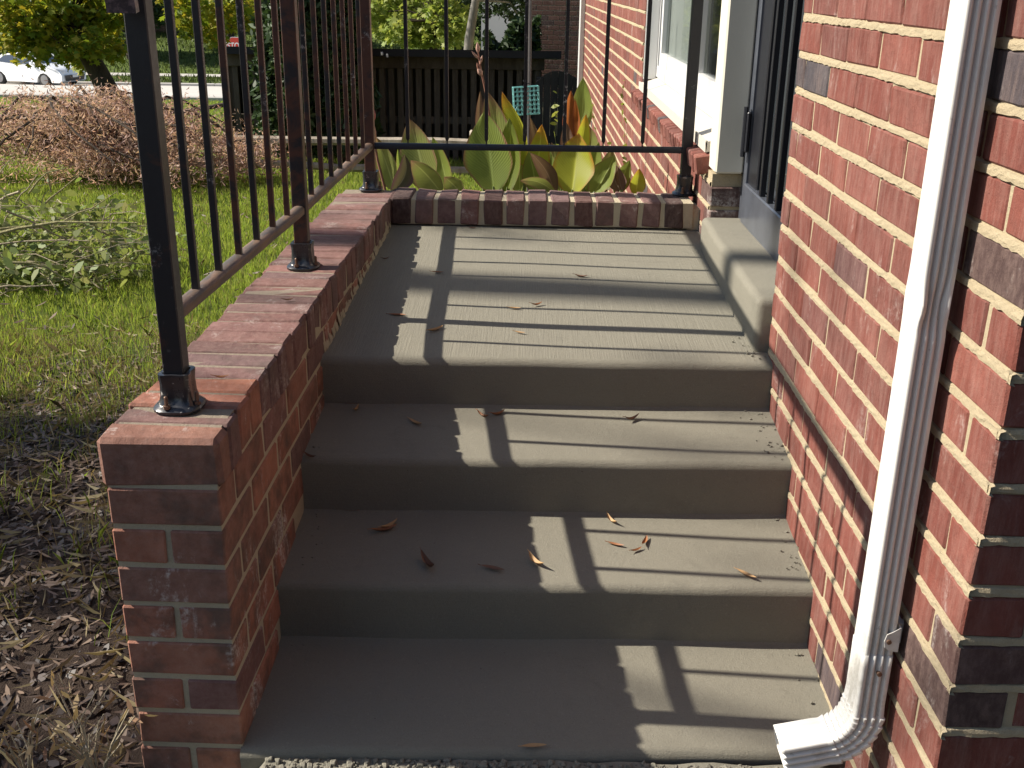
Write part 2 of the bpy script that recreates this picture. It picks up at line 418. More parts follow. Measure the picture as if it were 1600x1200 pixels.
def steps():
    root = thing('porch_steps', 'grey concrete porch steps rising to the landing by the brick house', 'steps', (0,1.6,0))
    def arc(cy, cz, r, a0, a1, n=6):
        return [(cy+r*math.cos(RAD(a0+(a1-a0)*k/n)), cz+r*math.sin(RAD(a0+(a1-a0)*k/n))) for k in range(n+1)]
    Y = [1.63, 1.966, 2.245, 2.5115]; Zn = [.040, .206, .372, .525]; Zb = [.064, .231, .397, .586]; r = .02
    prof = [(1.632, -.12), (1.632, .01)]; land0 = None
    for i in range(4):
        prof += [(Y[i]+.004 if i else Y[i]+.002, Zn[i]-.06)] if i else []
        prof += arc(Y[i]+r, Zn[i]-r+.0, r, 180, 92)
        ye = Y[i+1]+.004 if i < 3 else 3.79
        n = 6 if i < 3 else 26
        a = (Y[i]+r, Zn[i])
        if i == 3: land0 = len(prof)-1
        for k in range(1, n):
            f = k/n; prof.append((a[0]+(ye-a[0])*f, a[1]+(Zb[i]-a[1])*f))
        if i < 3: prof += [(ye-.006, Zb[i]-.0005), (ye, Zb[i]+.005)]
        else: prof += [(ye, Zb[i])]
    prof += [(3.79, .3), (3.79, -.12)]
    nx = 40; mb = MB(); V = []
    for k in range(nx+1):
        f = k/nx
        for (y, z) in prof:
            xl = xin(y)-.006; xr = XW+.001
            x = xl+(xr-xl)*f
            wob = .0016*math.sin(7*x+11*z+3*y)+.0012*math.sin(19*x+5*y)
            dy = .02*(x+.5) if y < 1.66 else (.012*(x+.0))
            V.append((x, y+dy*(1 if z < .6 and y < 3.7 else 0)+wob, z+.0012*math.sin(9*x+6*y)+(-.004*(x) if z > .45 else 0)))
    n = len(prof); F = []; mi = []
    for k in range(nx):
        for j in range(n-1):
            F.append((k*n+j, (k+1)*n+j, (k+1)*n+j+1, k*n+j+1)); mi.append(1 if land0 <= j < n-3 else 0)
    mb.v = [tuple(Vector(v)-root.location) for v in V]; mb.f = [list(f) for f in F]; mb.mi = mi
    mb.f.append(list(range(n))); mb.mi.append(0); mb.f.append(list(reversed(range(nx*n, nx*n+n)))); mb.mi.append(0)
    o = mb.build('step_block', [M_conc, M_broom], root, smooth=True)
    # raised door step against the house
    me = bpy.data.meshes.new('door_step')
    import bmesh
    bm = bmesh.new()
    lo = (.603, 2.60, .50); hi = (.80, 3.60, .672)
    bmesh.ops.create_cube(bm, size=1.0)
    for v in bm.verts:
        v.co = Vector([lo[i]+(v.co[i]+.5)*(hi[i]-lo[i]) for i in range(3)])-root.location
        if v.co.y+1.6 > 3.2: v.co.x += .012 if v.co.x < .7 else 0
    bmesh.ops.subdivide_edges(bm, edges=[e for e in bm.edges if abs(e.verts[0].co.y-e.verts[1].co.y) > .5], cuts=12)
    ed = [e for e in bm.edges if e.is_boundary is False and len(e.link_faces) == 2 and e.calc_face_angle(0) > 1]
    bmesh.ops.bevel(bm, geom=ed, offset=.020, segments=5, profile=.5, affect='EDGES')
    for v in bm.verts:
        v.co += Vector((.0022*math.sin(14*v.co.y+9*v.co.z), .0, .0022*math.sin(11*v.co.y+20*v.co.x)))
    bm.to_mesh(me); bm.free(); me.materials.append(M_conc); smooth_me(me, 60); link('door_step', me, root)
    # crumbs of mortar in the corner under the door step, on the steps' right edge
    cb = MB()
    for (x0, y0, z0, n_) in ((.60,2.585,.53,26),(.615,2.30,.375,26),(.615,2.05,.212,22),(.61,2.42,.388,16),(-.47,2.0,.212,14),(-.48,2.25,.376,10),(.62,1.75,.05,12)):
        for k in range(n_):
            s = random.uniform(.0006,.0026)**1.0; x = x0+random.gauss(0,.016); y = y0+random.gauss(0,.075); y = min(max(y, y0-.11), y0+.11)
            if not (xin(y) < x < XW-.004): continue
            i = 3 if y > 2.53 else 2 if y > 2.27 else 1 if y > 1.99 else 0
            zt = Zn[i]+(Zb[i]-Zn[i])*(y-Y[i])/((Y[i+1] if i < 3 else 3.79)-Y[i])
            p = Vector((x, y, zt+s*.5))-root.location
            cb.cbox(p-Vector((s,s,s)), p+Vector((s*1.2,s,s*.7)), s*.4, jit=s*.3)
    q = cb.build('mortar_crumb', M_conc, root); q['kind'] = 'stuff'
    return Y, Zn, Zb
ST_Y, ST_ZN, ST_ZB = steps()
def step_top(x, y):
    Y = [1.63, 1.966, 2.245, 2.5115]
    i = 3 if y >= Y[3] else 2 if y >= Y[2] else 1 if y >= Y[1] else 0
    z = ST_ZN[i]+(ST_ZB[i]-ST_ZN[i])*(y-Y[i])/((Y[i+1] if i < 3 else 3.79)-Y[i])
    return z+(-.004*x if i == 3 else 0)

# rough gravelly strip in front of the bottom slab
gs = MB()
for k in range(2600):
    x = random.uniform(-.47, .9); y = random.uniform(1.50, 1.632); s = random.uniform(.0012, .006)
    gs.cbox((x-s, y-s, .008), (x+s*random.uniform(.6,1.4), y+s*random.uniform(.6,1.4), .022+s*random.uniform(.3,1.4)), s*.4, jit=s*.4)
tag(gs.build('gravel', M_conc), kind='stuff')
sl = MB(); V = []
for j in range(30):
    for i in range(60):
        x = -.62+2.2*i/59; y = 1.0+.64*j/29
        V.append((x, y, (.020 if x > -.50 else -.03)+.005*math.sin(40*x+9*y)*math.sin(33*y)+random.uniform(-.002,.002)))
sl.add(V, [(j*60+i, j*60+i+1, (j+1)*60+i+1, (j+1)*60+i) for j in range(29) for i in range(59)])
tag(sl.build('path', M_conc, fix=False), kind='structure')

# ------------------------------------------------------------------ low brick wall round the porch
brick_meshes = {}
def brick_mesh(key, sx, sy, sz, mat, c=.004, jit=.0022, variants=4):
    """a few chamfered, slightly uneven meshes per size, shared between bricks"""
    k = (key, round(sx,3), round(sy,3), round(sz,3), mat.name)
    if k not in brick_meshes:
        L = []
        for v in range(variants):
            mb = MB(); mb.cbox((-sx/2,-sy/2,-sz/2), (sx/2,sy/2,sz/2), c, jit=jit)
            me = mb.mesh('brick'); me.materials.append(mat); L.append(me)
        brick_meshes[k] = L
    return random.choice(brick_meshes[k])
def put_brick(parent, ctr, size, mat, rot=0.0, key='b', c=.004, jit=.0022, wob=.0015):
    o = link('brick', brick_mesh(key, *size, mat, c, jit), parent)
    o.location = Vector(ctr)-parent.location+Vector([random.uniform(-wob, wob) for _ in range(3)])
    o.rotation_euler = (random.uniform(-.006,.006), random.uniform(-.006,.006), rot+random.uniform(-.006,.006))
    return o

def parapet():
    root = thing('porch_wall', 'low red brick wall with brick on edge cap around the porch', 'brick wall', (-.615,1.64,0))
    cs, sn = math.cos(PHI), math.sin(PHI)
    def P(s, t, z): return Vector((-.515+sn*s-cs*t, 1.64+cs*s+sn*t, z))
    rot = -PHI
    # cap, brick on edge
    n = 31
    for k in range(n):
        big = k == 0
        h = .092+random.uniform(-.002,.002)
        pr = .006 if big else random.uniform(-.002,.004)
        put_brick(root, P(.0742*k+.035, .1, .682-h/2+random.uniform(-.0015,.0015)), (.2+2*pr, .0674, h), M_cap if k > 3 or k == 1 else M_pbrick, rot, 'cap', .005 if not big else .009, .003)
    # far cap
    for k in range(13):
        x = -.43+.0815*k
        put_brick(root, (x+.0, 3.862, .686-.047), (.066+.002, .188, .093), M_cap if k % 4 else M_dark_brick, 0, 'capf', .005, .003)
    put_brick(root, (-.462, 3.862, .639), (.03, .186, .09), M_dark_brick, 0, 'capq')
    # courses under the cap of the left wall
    L = 2.31
    def floor_at(s):
        y = 1.64+s
        return step_top(0, y) if y > 1.63 else -.1
    for r in range(1, 10):
        top = .585-.0787*(r-1); zc = top-.0345
        single = r % 2 == 1
        s = 0.0
        if single:
            put_brick(root, P(.0475, .1, zc), (.197, .095, .069), M_pbrick, rot, 'hd', .003, .0012, .0007); s = .105
        while s < L-.06:
            ln = min(.2, L-s)
            for t_ in (.0475, .1525):
                if t_ < .1 and floor_at(s+ln*.5) > top+.03: continue
                put_brick(root, P(s+(ln-.012)/2, t_, zc), (.094, ln-.012, .067), M_pbrick if random.random() > .12 else M_cap, rot, 'st', .003, .0012, .0007)
            s += .205
    # bedding: mortar core, slightly recessed from the brick faces
    mb = MB()
    core = []
    for (s, t, z) in [(s, t, z) for s in (.0042, L+.02) for t in (.0038, .1962) for z in (-.12, .662)]: core.append(P(s, t, z)-root.location)
    mb.add(core, [(0,1,3,2),(4,6,7,5),(0,4,5,1),(2,3,7,6),(0,2,6,4),(1,5,7,3)])
    mb.box(Vector((-.46,3.80,-.6))-root.location, Vector((.64,3.945,.597))-root.location)
    mb.box(Vector((-.46,3.772,.592))-root.location, Vector((.615,3.948,.681))-root.location)
    mb.box(Vector((.598,3.78,.585))-root.location, Vector((.6405,3.94,.66))-root.location)
    # smeared mortar along the inside foot of the wall
    for k in range(60):
        s = .9+k*.021; y = 1.64+s
        if y > 3.75: break
        z = step_top(0, y); hh = random.uniform(.012,.045)
        p = P(s, -.001, z)
        q0 = P(s, -.002-random.uniform(.0,.006), z-.004); q1 = P(s+.024, -.002-random.uniform(.0,.006), z-.004)
        a = P(s, .003, z+hh); b = P(s+.024, .003, z+hh+random.uniform(-.008,.008)); c0 = P(s, .03, z+hh); c1 = P(s+.024, .03, z+hh)
        vs = [x-root.location for x in (q0, q1, b, a, c0, c1)]
        mb.add(vs, [(0,1,2,3),(3,2,5,4)])
    mb.build('mortar', M_mortar_g, root, fix=False)
    mb = MB(); core = [P(s, t, z)-root.location for s in (.02, L) for t in (.008, .192) for z in (.64, .6788)]
    mb.add(core, [(0,1,3,2),(4,6,7,5),(0,4,5,1),(2,3,7,6),(0,2,6,4),(1,5,7,3)]); mb.build('cap_mortar', mortar_mat('weathered_cap_mortar', (.20,.165,.125), (.30,.25,.19)), root)
parapet()

# ------------------------------------------------------------------ iron railing
def railing():
    root = thing('porch_railing', 'black and rusty wrought iron railing bolted on the low brick wall', 'railing', (-.6,1.79,.682))
    R = lambda p: Vector(p)-root.location
    posts = [(-.619,1.79), (-.590,2.80), (-.560,3.93), (.602,3.93)]
    ztop = 1.548
    def shoe(x, y, z0, par):
        mb = MB()
        def ring(r, z, pw):
            out = []
            for k in range(24):
                a = 2*math.pi*(k+.5)/24; c_, s_ = math.cos(a), math.sin(a); q = (abs(c_)**pw+abs(s_)**pw)**(-1/pw); fl = 1-.10*max(0, math.cos(4*a))**3*(1 if pw > 5 else 0)
                out.append(R((x+r*q*c_*fl, y+r*q*s_*fl, z0+z)))
            return out
        pr = [(.043,0,3),(.044,.005,3),(.040,.009,3),(.034,.011,4),(.031,.014,6),(.0275,.028,8),(.0265,.052,8),(.0282,.066,8),(.0282,.070,8),(.0215,.0702,8)]
        vs = [q for (r, z, pw) in pr for q in ring(r, z, pw)]; fs = []
        for i in range(len(pr)-1):
            for k in range(24): fs.append((i*24+k, i*24+(k+1) % 24, (i+1)*24+(k+1) % 24, (i+1)*24+k))
        mb.add(vs, fs); mb.build('base_shoe', M_shoe, par, smooth=True)
        for (dx, dy) in ((.036,-.012),(-.012,-.037)):
            b = MB(); b.lathe([(.0035,0),(.0035,.022),(.002,.024)], R((x+dx,y+dy,z0+.01)), 8); b.lathe([(.0065,0),(.0065,.006)], R((x+dx,y+dy,z0+.01)), 6)
            b.build('bolt', M_bolt, par)
    for i, (x, y) in enumerate(posts):
        mb = MB(); h = .0185
        mb.cbox(R((x-h, y-h, .690)), R((x+h, y+h, ztop+.0)), .002)
        p = mb.build('post', M_iron if i in (0,3) else M_iron_r, root)
        if i == 0: p['label'] = 'front corner post with scuffed black paint'
        shoe(x, y, .682 if i < 2 else .684, p)
        b = MB(); b.lathe([(.005,0),(.005,.003),(.002,.005)], R((x, y, 0)), 8)
    def lerp(a, b, f): return a+(b-a)*f
    # bottom rails (round topped channel)
    def rail(name, a, b, wdt, hgt, mat):
        a = Vector(a); b = Vector(b); t = (b-a).normalized(); hx = t.cross(Vector((0,0,1))).normalized()
        prof = [(-.5,-.5),(.5,-.5),(.5,.2),(.36,.42),(.14,.5),(-.14,.5),(-.36,.42),(-.5,.2)]
        mb = MB(); n_ = 26; vs = []; fs = []
        for k in range(n_+1):
            p = a.lerp(b, k/n_)+hx*random.uniform(-.0006,.0006)
            for (u, v) in prof: vs.append(R(p+hx*(u*wdt)+Vector((0,0,v*hgt))))
        m_ = len(prof)
        for k in range(n_):
            for j in range(m_): fs.append((k*m_+j, k*m_+(j+1) % m_, (k+1)*m_+(j+1) % m_, (k+1)*m_+j))
        fs.append(tuple(range(m_))); fs.append(tuple(reversed(range(n_*m_, n_*m_+m_))))
        mb.add(vs, fs); return mb.build(name, mat, root, smooth=True)
    zb = .850; bw, bh = .030, .022
    rail('bottom_rail', (-.6187,1.808,zb+.006), (-.5905,2.80,zb-.008), bw, bh, M_rail)
    rail('bottom_rail', (-.5905,2.80,zb-.008), (-.560,3.915,zb-.003), bw, bh, M_rail)
    rail('bottom_rail', (-.5415,3.93,zb-.004), (.585,3.93,zb-.003), .022, .022, M_iron)
    # top rails with the drooping end in front of the first post
    def toprail(pts, mat):
        mb = MB(); prof = [(-.5,-.45),(.5,-.45),(.5,.1),(.3,.45),(-.3,.45),(-.5,.1)]; wdt, hgt = .044, .026
        pts = [Vector(p) for p in pts]; vs = []; fs = []
        for i, p in enumerate(pts):
            t = (pts[min(i+1,len(pts)-1)]-pts[max(i-1,0)]).normalized()
            side = Vector((1,0,0)) if abs(t.y) > abs(t.x) or abs(t.z) > .5 else Vector((0,-1,0))
            up = side.cross(t).normalized()
            k_ = 1.0 if i < len(pts)-3 or len(pts) < 6 else 1.15
            for (u, v) in prof: vs.append(R(p+side*(u*wdt*k_*.9)+up*(v*hgt*k_)))
        m_ = len(prof)
        for k in range(len(pts)-1):
            for j in range(m_): fs.append((k*m_+j, k*m_+(j+1) % m_, (k+1)*m_+(j+1) % m_, (k+1)*m_+j))
        fs.append(tuple(range(m_))); fs.append(tuple(reversed(range((len(pts)-1)*m_, len(pts)*m_))))
        mb.add(vs, fs); return mb.build('top_rail', mat, root, smooth=True)
    droop = [(-.560,3.95,ztop+.012),(-.590,2.8,ztop+.012),(-.619,1.79,ztop+.012),(-.621,1.74,ztop+.006),(-.622,1.712,ztop-.012),(-.623,1.70,ztop-.04),(-.6235,1.705,ztop-.08),(-.6235,1.72,ztop-.12),(-.6235,1.735,ztop-.15),(-.6235,1.740,ztop-.182)]
    tr = toprail(droop, M_droop)
    toprail([(-.58,3.93,ztop+.012),(.0,3.93,ztop+.012),(.625,3.93,ztop+.012)], M_iron)
    # balusters
    def baluster(x, y, z0, mat, pin=False):
        mb = MB(); h = .0066
        if pin:
            mb.cbox(R((x-h,y-h,z0+.016)), R((x+h,y+h,ztop)), .001)
            mb.add([R((x-h,y-h,z0+.016)),R((x+h,y-h,z0+.016)),R((x+h,y+h,z0+.016)),R((x-h,y+h,z0+.016)),R((x-.0025,y-.0025,z0+.008)),R((x+.0025,y-.0025,z0+.008)),R((x+.0025,y+.0025,z0+.008)),R((x-.0025,y+.0025,z0+.008))],
                   [(0,1,5,4),(1,2,6,5),(2,3,7,6),(3,0,4,7)])
            mb.tube([R((x,y,z0-.004)), R((x,y,z0+.012))], .0028, 6)
        else: mb.cbox(R((x-h,y-h,z0-.004)), R((x+h,y+h,ztop)), .001)
        return mb.build('baluster', mat, root)
    for k in range(6):
        f = (k+1)/7; baluster(lerp(-.619,-.590,f), lerp(1.79,2.80,f), zb+.006+bh/2-.014*f, M_iron if k < 2 else M_iron_r)
    for k in range(7):
        f = (k+1)/8; baluster(lerp(-.590,-.560,f), lerp(2.80,3.93,f), zb-.008+bh/2+.004*f, M_iron_r)
    for k in range(7):
        u = (637,698.5,760,820,882,943.5,1005)[k]; p = at(u, 200, 3.93); baluster(p.x, 3.93, zb+.008, M_iron, True)
def _shoe():
    t = NT('cast_shoe_paint', .22, .6); n = t.noise(t.pos(), 55, 5, .75); t.color(t.mix(t.math('MULTIPLY', t.step(n, .60, .68), .8), (.016,.017,.021), (.40,.38,.35))); t.rough(n, .15, .45); t.bump(n, .25, .001); return t.m
M_shoe = _shoe()
M_bolt = plain('rusty_bolt', (.16,.10,.07), .5, .5, .6)
def _dm():
    t = NT('handrail_end_paint', .3, .5); n = t.noise(t.pos(), 60, 5, .75)
    t.color(t.mix(t.step(n, .45, .65), (.05,.04,.045), (.20,.14,.14))); t.rough(n, .2, .5); return t.m
M_droop = _dm()
railing()

# ------------------------------------------------------------------ the brick house
YC = 1.305; JY = 2.60; FY = 3.60; HEND = 12.0; HTOP = 2.9; CO = .08124
def zrow(k): return 1.4298-k*CO-CO/2      # centre of row k (row 0 just under joint 0)
def house():
    root = thing('brick_house', 'red brick house with cream mortar, white window and dark barred door', 'house', (.9, 3.1, 0))
    R = lambda p: Vector(p)-root.location
    BH = .0668
    pieces = []      # (priority, centre, size, kind)
    for k in range(-18, 20):
        z = zrow(k); odd = k % 2 != 0
        inview = -1 <= k <= 18
        # wall between the corner and the door
        if odd:
            segs = [(1.305, 1.3965, .195)]; y = 1.4045
        else:
            segs = [(1.305, 1.504, .092)]; y = 1.512
        for (a, b, dx) in segs: pieces.append((0 if inview else 9, (XW+dx/2, (a+b)/2, z), (dx, b-a, BH), 'corner'))
        first = True
        while y < JY-.02:
            b = min(y+.1955+random.uniform(-.003,.002), JY); 
            if JY-b < .05: b = JY
            if b-y > .02: pieces.append((1 if inview else 9, (XW+.046, (y+b)/2, z), (.092, b-y, BH), 'brick'))
            y = b+.0085
        # front return
        x = XW+(.2035 if odd else .1005)
        while x < 1.5:
            pieces.append((2 if inview and x < .95 else 9, (x+.0975, YC+.0475, z), (.195, .095, BH), 'brick')); x += .2035
        # wall past the door and window
        y = FY+.004; first = True
        while y < HEND:
            b = y+.1955
            if first: b = y+(.098 if odd else .1955); 
            win = (3.72 < (y+b)/2 < 5.97) and z > .80 and z < 2.25
            stub = first and z > .815 and z < 2.3
            lim = b
            if z > .80 and z < 2.25:
                if y < 3.72 and not stub: win = True
                if y < 5.97 < b-.01: y0 = 5.97; pieces.append((3, (XW+.046, (y0+b)/2, z), (.092, b-y0, BH), 'brick'))
                if y < 5.97 < b-.01: win = True
            if not win and not stub:
                d = .125 if first else .092
                pr = 3+y*.1 if (-3 < k < 14 and y < 9) else 9
                pieces.append((pr, (XW+d/2, (y+b)/2, z), (d, b-y, BH), 'stub' if first and z < .82 else 'brick'))
            y = b+.0085; first = False
    # end face of the wall beyond the window (faces the window)
    pieces.sort(key=lambda p: p[0])
    joined = MB(); cnt = 0
    for (pr, c, s, kind) in pieces:
        c = Vector(c)
        if kind == 'corner': c.z += random.uniform(-.001,.001)
        mt = M_brick
        if kind == 'stub': mt = M_dark_brick  # dark colour stands in for the shade on the jamb's end face
        elif kind == 'corner' and random.random() < .14: mt = M_dark_brick
        if cnt < 296 and pr < 9:
            put_brick(root, c, s, mt, 0, 'h'+kind, .004, .0016, .0014); cnt += 1
        else:
            lo = c-Vector(s)/2-root.location; hi = c+Vector(s)/2-root.location
            joined.cbox(lo, hi, .004)
    o = joined.build('brick_courses', M_brick_far, root, fix=False); o['kind'] = 'stuff'
    # mortar backing
    mb = MB(); f = .0035
    mb.box(R((XW+f, YC+f, -.2)), R((.95, JY-.002, HTOP)))
    mb.box(R((.951, YC+f, -.2)), R((1.5, YC+.3, HTOP)))
    mb.box(R((XW+f, FY+.012, -1.4)), R((.95, HEND, .815)))
    mb.box(R((XW+f, 5.975, .815)), R((.95, HEND, 2.25)))
    mb.box(R((XW+f, FY+.002, 2.25)), R((.95, HEND, HTOP)))
    mb.box(R((XW+f, JY, 2.25)), R((.95, FY, HTOP)))
    mb.box(R((.951, YC+.3, -1.4)), R((6.5, HEND-.003, HTOP)))
    # proud, ragged bed joints
    def bead(z, pts, face, seed, over=0.0):
        rr = random.Random(seed); n = len(pts); vs = []; fs = []
        for i, p in enumerate(pts):
            hw = .0076+rr.uniform(-.0016,.0020); hw2 = .0076+rr.uniform(-.0016,.0020); pr = rr.uniform(-.0006,.0036)
            zz = z+.0012*math.sin(p*9+seed)
            for (d, dz) in ((.006,hw),(-pr*.5,hw*.72),(-pr,0),(-pr*.5-.0006,-hw2*.8),(.006,-hw2)):
                vs.append(R((XW+d, p, zz+dz)) if face == 'x' else R((p, YC+d, zz+dz)))
        for i in range(n-1):
            for j in range(4): fs.append((i*5+j, i*5+j+1, (i+1)*5+j+1, (i+1)*5+j))
        mb.add(vs, fs)
    for k in range(-1, 19):
        z = 1.4298-k*CO
        bead(z, [YC-.007+ i*.0125 for i in range(int((JY-YC)/.0125)+1)], 'x', k)
        bead(z, [XW-.002+i*.016 for i in range(30)], 'y', 50+k)
        if z < .84: bead(z, [FY+.02+i*.03 for i in range(70)]+[5.8+i*.12 for i in range(50)], 'x', 100+k)
        else: bead(z, [6.0+i*.08 for i in range(75)], 'x', 100+k)
        if z > .84:     # reveal of the wall beyond the window
            pass
    # thin head joints
    mb.build('mortar', M_mortar, root, fix=False)
    # reveal bricks at the far side of the window, shade put into their dark colour
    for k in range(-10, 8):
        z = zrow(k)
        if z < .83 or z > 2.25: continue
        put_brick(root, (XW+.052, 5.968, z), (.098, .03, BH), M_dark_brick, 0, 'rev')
    # brick window sill, headers on edge
    y = 3.70
    while y < 6.05:
        o = put_brick(root, (XW+.022, y+.029, .838), (.13, .058, .062), M_brick, 0, 'sill', .005, .003)
        o.rotation_euler = (0, RAD(-9), 0); o.name = 'sill_brick'
        y += .0665
    # white window
    wroot = MB()
    X0 = .715
    wroot.box(R((XW-.012, 3.712, .872)), R((XW-.006, 6.0, .912)))               # sill lip
    wroot.prism([R((XW-.012,3.712,.905)), R((X0+.03,3.712,.945)), R((X0+.03,3.712,.90)), R((XW-.006,3.712,.872))], (0, 2.288, 0))
    wi = wroot.build('window', [M_alu], root)
    wf = MB()
    wf.box(R((X0-.001,3.72,.945)), R((X0+.05,3.785,2.2))); wf.box(R((X0,5.905,.945)), R((X0+.05,5.965,2.2)))
    wf.box(R((X0-.002,3.785,.9455)), R((X0+.05,5.905,1.0))); wf.box(R((X0+.001,3.785,2.13)), R((X0+.05,5.905,2.2)))
    wf.build('frame', M_vinyl, wi)
    jm = MB(); jm.box(R((XW+.004,5.935,.93)), R((X0-.002,5.952,2.2))); jm.box(R((XW+.004,5.9,2.2)), R((X0+.05,5.95,2.23)))
    jm.build('jamb_liner', M_vinyl, wi)
    for (a, b) in ((3.80, 4.62), (4.66, 5.89)):
        s = MB(); e = .062
        s.box(R((X0+.006,a,1.0)), R((X0+.04,a+e,2.12))); s.box(R((X0+.006,b-e,1.0)), R((X0+.04,b,2.12)))
        s.box(R((X0+.005,a+e,1.0)), R((X0+.04,b-e,1.07))); s.box(R((X0+.005,a+e,2.06)), R((X0+.04,b-e,2.12)))
        s.build('sash', M_vinyl, wi)
        g = MB(); g.box(R((X0+.028,a+e,1.07)), R((X0+.033,b-e,2.06)))
        g.build('pane', M_glass, wi)
    bl = MB(); bl.box(R((X0+.045,4.72,1.0)), R((X0+.05,5.86,2.12))); bl.build('blind', M_blind, wi)
    mu = MB(); mu.box(R((X0,4.622,1.0)), R((X0+.045,4.658,2.13))); mu.build('mullion', M_vinyl, wi)
    # timber trim between window and door
    tp = MB()
    tp.cbox(R((XW+.004,3.575,.822)), R((XW+.098,3.71,2.3)), .006)
    t_ = tp.build('timber_trim', M_trim, root); t_['label'] = 'cream painted timber trim with cracked paint'
    tp = MB(); tp.cbox(R((XW+.0985,3.588,.824)), R((XW+.121,3.66,2.3)), .003); tp.build('timber_trim', M_trim_raw, root)
    # security door
    d = MB(); DX = .742
    d.cbox(R((DX,3.535,.665)), R((DX+.04,3.597,2.25)), .003); d.build('door_frame', M_galv, root)
    d = MB(); d.cbox(R((DX,2.603,.665)), R((DX+.04,2.64,2.25)), .003); d.build('door_frame', M_galv, root)
    d = MB()
    d.cbox(R((DX+.008,3.40,.674)), R((DX+.046,3.533,2.2)), .004); d.cbox(R((DX+.008,2.645,.674)), R((DX+.046,2.76,2.2)), .004)
    d.box(R((DX+.012,2.76,2.05)), R((DX+.044,3.40,2.2)))
    door = d.build('door', M_navy, root)
    for y in (3.30, 3.19, 3.08, 2.97, 2.86):
        b = MB(); b.cbox(R((DX-.002,y-.009,.80)), R((DX+.016,y+.009,2.06)), .002); b.build('bar', M_navy, door)
    b = MB(); b.box(R((DX+.034,2.761,.80)), R((DX+.038,3.399,2.05))); b.build('pane', M_doorglass, door)
    b = MB(); b.cbox(R((DX-.006,2.61,.668)), R((DX+.03,3.53,.80)), .004); b.build('kick_plate', M_galv, door)
    b = MB(); b.cbox(R((DX-.014,3.525,.90)), R((DX+.0,3.556,1.03)), .004); b.tube([R((DX-.016,3.541,.885)), R((DX-.016,3.541,1.045))], .008, 8); b.build('hinge', M_black, door)
    b = MB(); b.box(R((DX+.05,2.6,.6)), R((DX+.06,3.6,2.3))); b.build('inner_door', M_black, root)
    # white corner board at the far end
    b = MB(); b.cbox(R((XW-.055,HEND-.14,-1.3)), R((XW-.002,HEND+.02,HTOP)), .006); b.build('corner_board', M_vinyl, root)
    # eaves and roof, above the picture
    b = MB(); b.prism([R((1.2,1.2,HTOP+.25)), R((.45,1.2,HTOP)), R((6.5,1.2,HTOP)), R((3.6,1.2,HTOP+1.9))], (0,HEND-1.0,0)); b.build('roof', M_roof, root)
M_glass = plain('window_glass', (.10,.12,.12), .03, .8, var=.05)
M_doorglass = plain('door_glass', (.03,.035,.04), .05, .7, var=.05)
M_blind = plain('pale_blind', (.6,.6,.57), .7)
def _g():
    t = NT('window_glass', .02, .8); t.color((.03,.035,.035))
    tr = t.node('ShaderNodeBsdfTransparent'); tr.inputs[0].default_value = (.9,.93,.92,1)
    ms = t.node('ShaderNodeMixShader'); ms.inputs[0].default_value = .72
    t.l(t.b.outputs[0], ms.inputs[1]); t.l(tr.outputs[0], ms.inputs[2]); t.l(ms.outputs[0], t.n['Material Output'].inputs['Surface']); return t.m
M_glass = _g()
def _trim(name, c, c2, th):
    t = NT(name, .6, .3); p = t.pos((30,30,2)); n = t.noise(p, 3, 6, .8, .6); n2 = t.noise(t.pos(), 12, 5, .7)
    k = t.mix(t.step(n, th, th+.03), c, c2); k = t.mix(t.math('MULTIPLY', n2, .3), k, tuple(x*.8 for x in c)); t.color(k); t.bump(n, .35, .002); return t.m
M_trim = _trim('cracked_cream_paint', (.62,.59,.49), (.16,.13,.09), .70)
M_trim_raw = _trim('bare_trim_edge', (.55,.44,.22), (.5,.48,.4), .55)
M_galv = plain('bluish_galvanised_metal', (.15,.165,.20), .3, .6, .6, .35, 18)
M_roof = plain('roof_shingle', (.06,.055,.05), .9)
house()

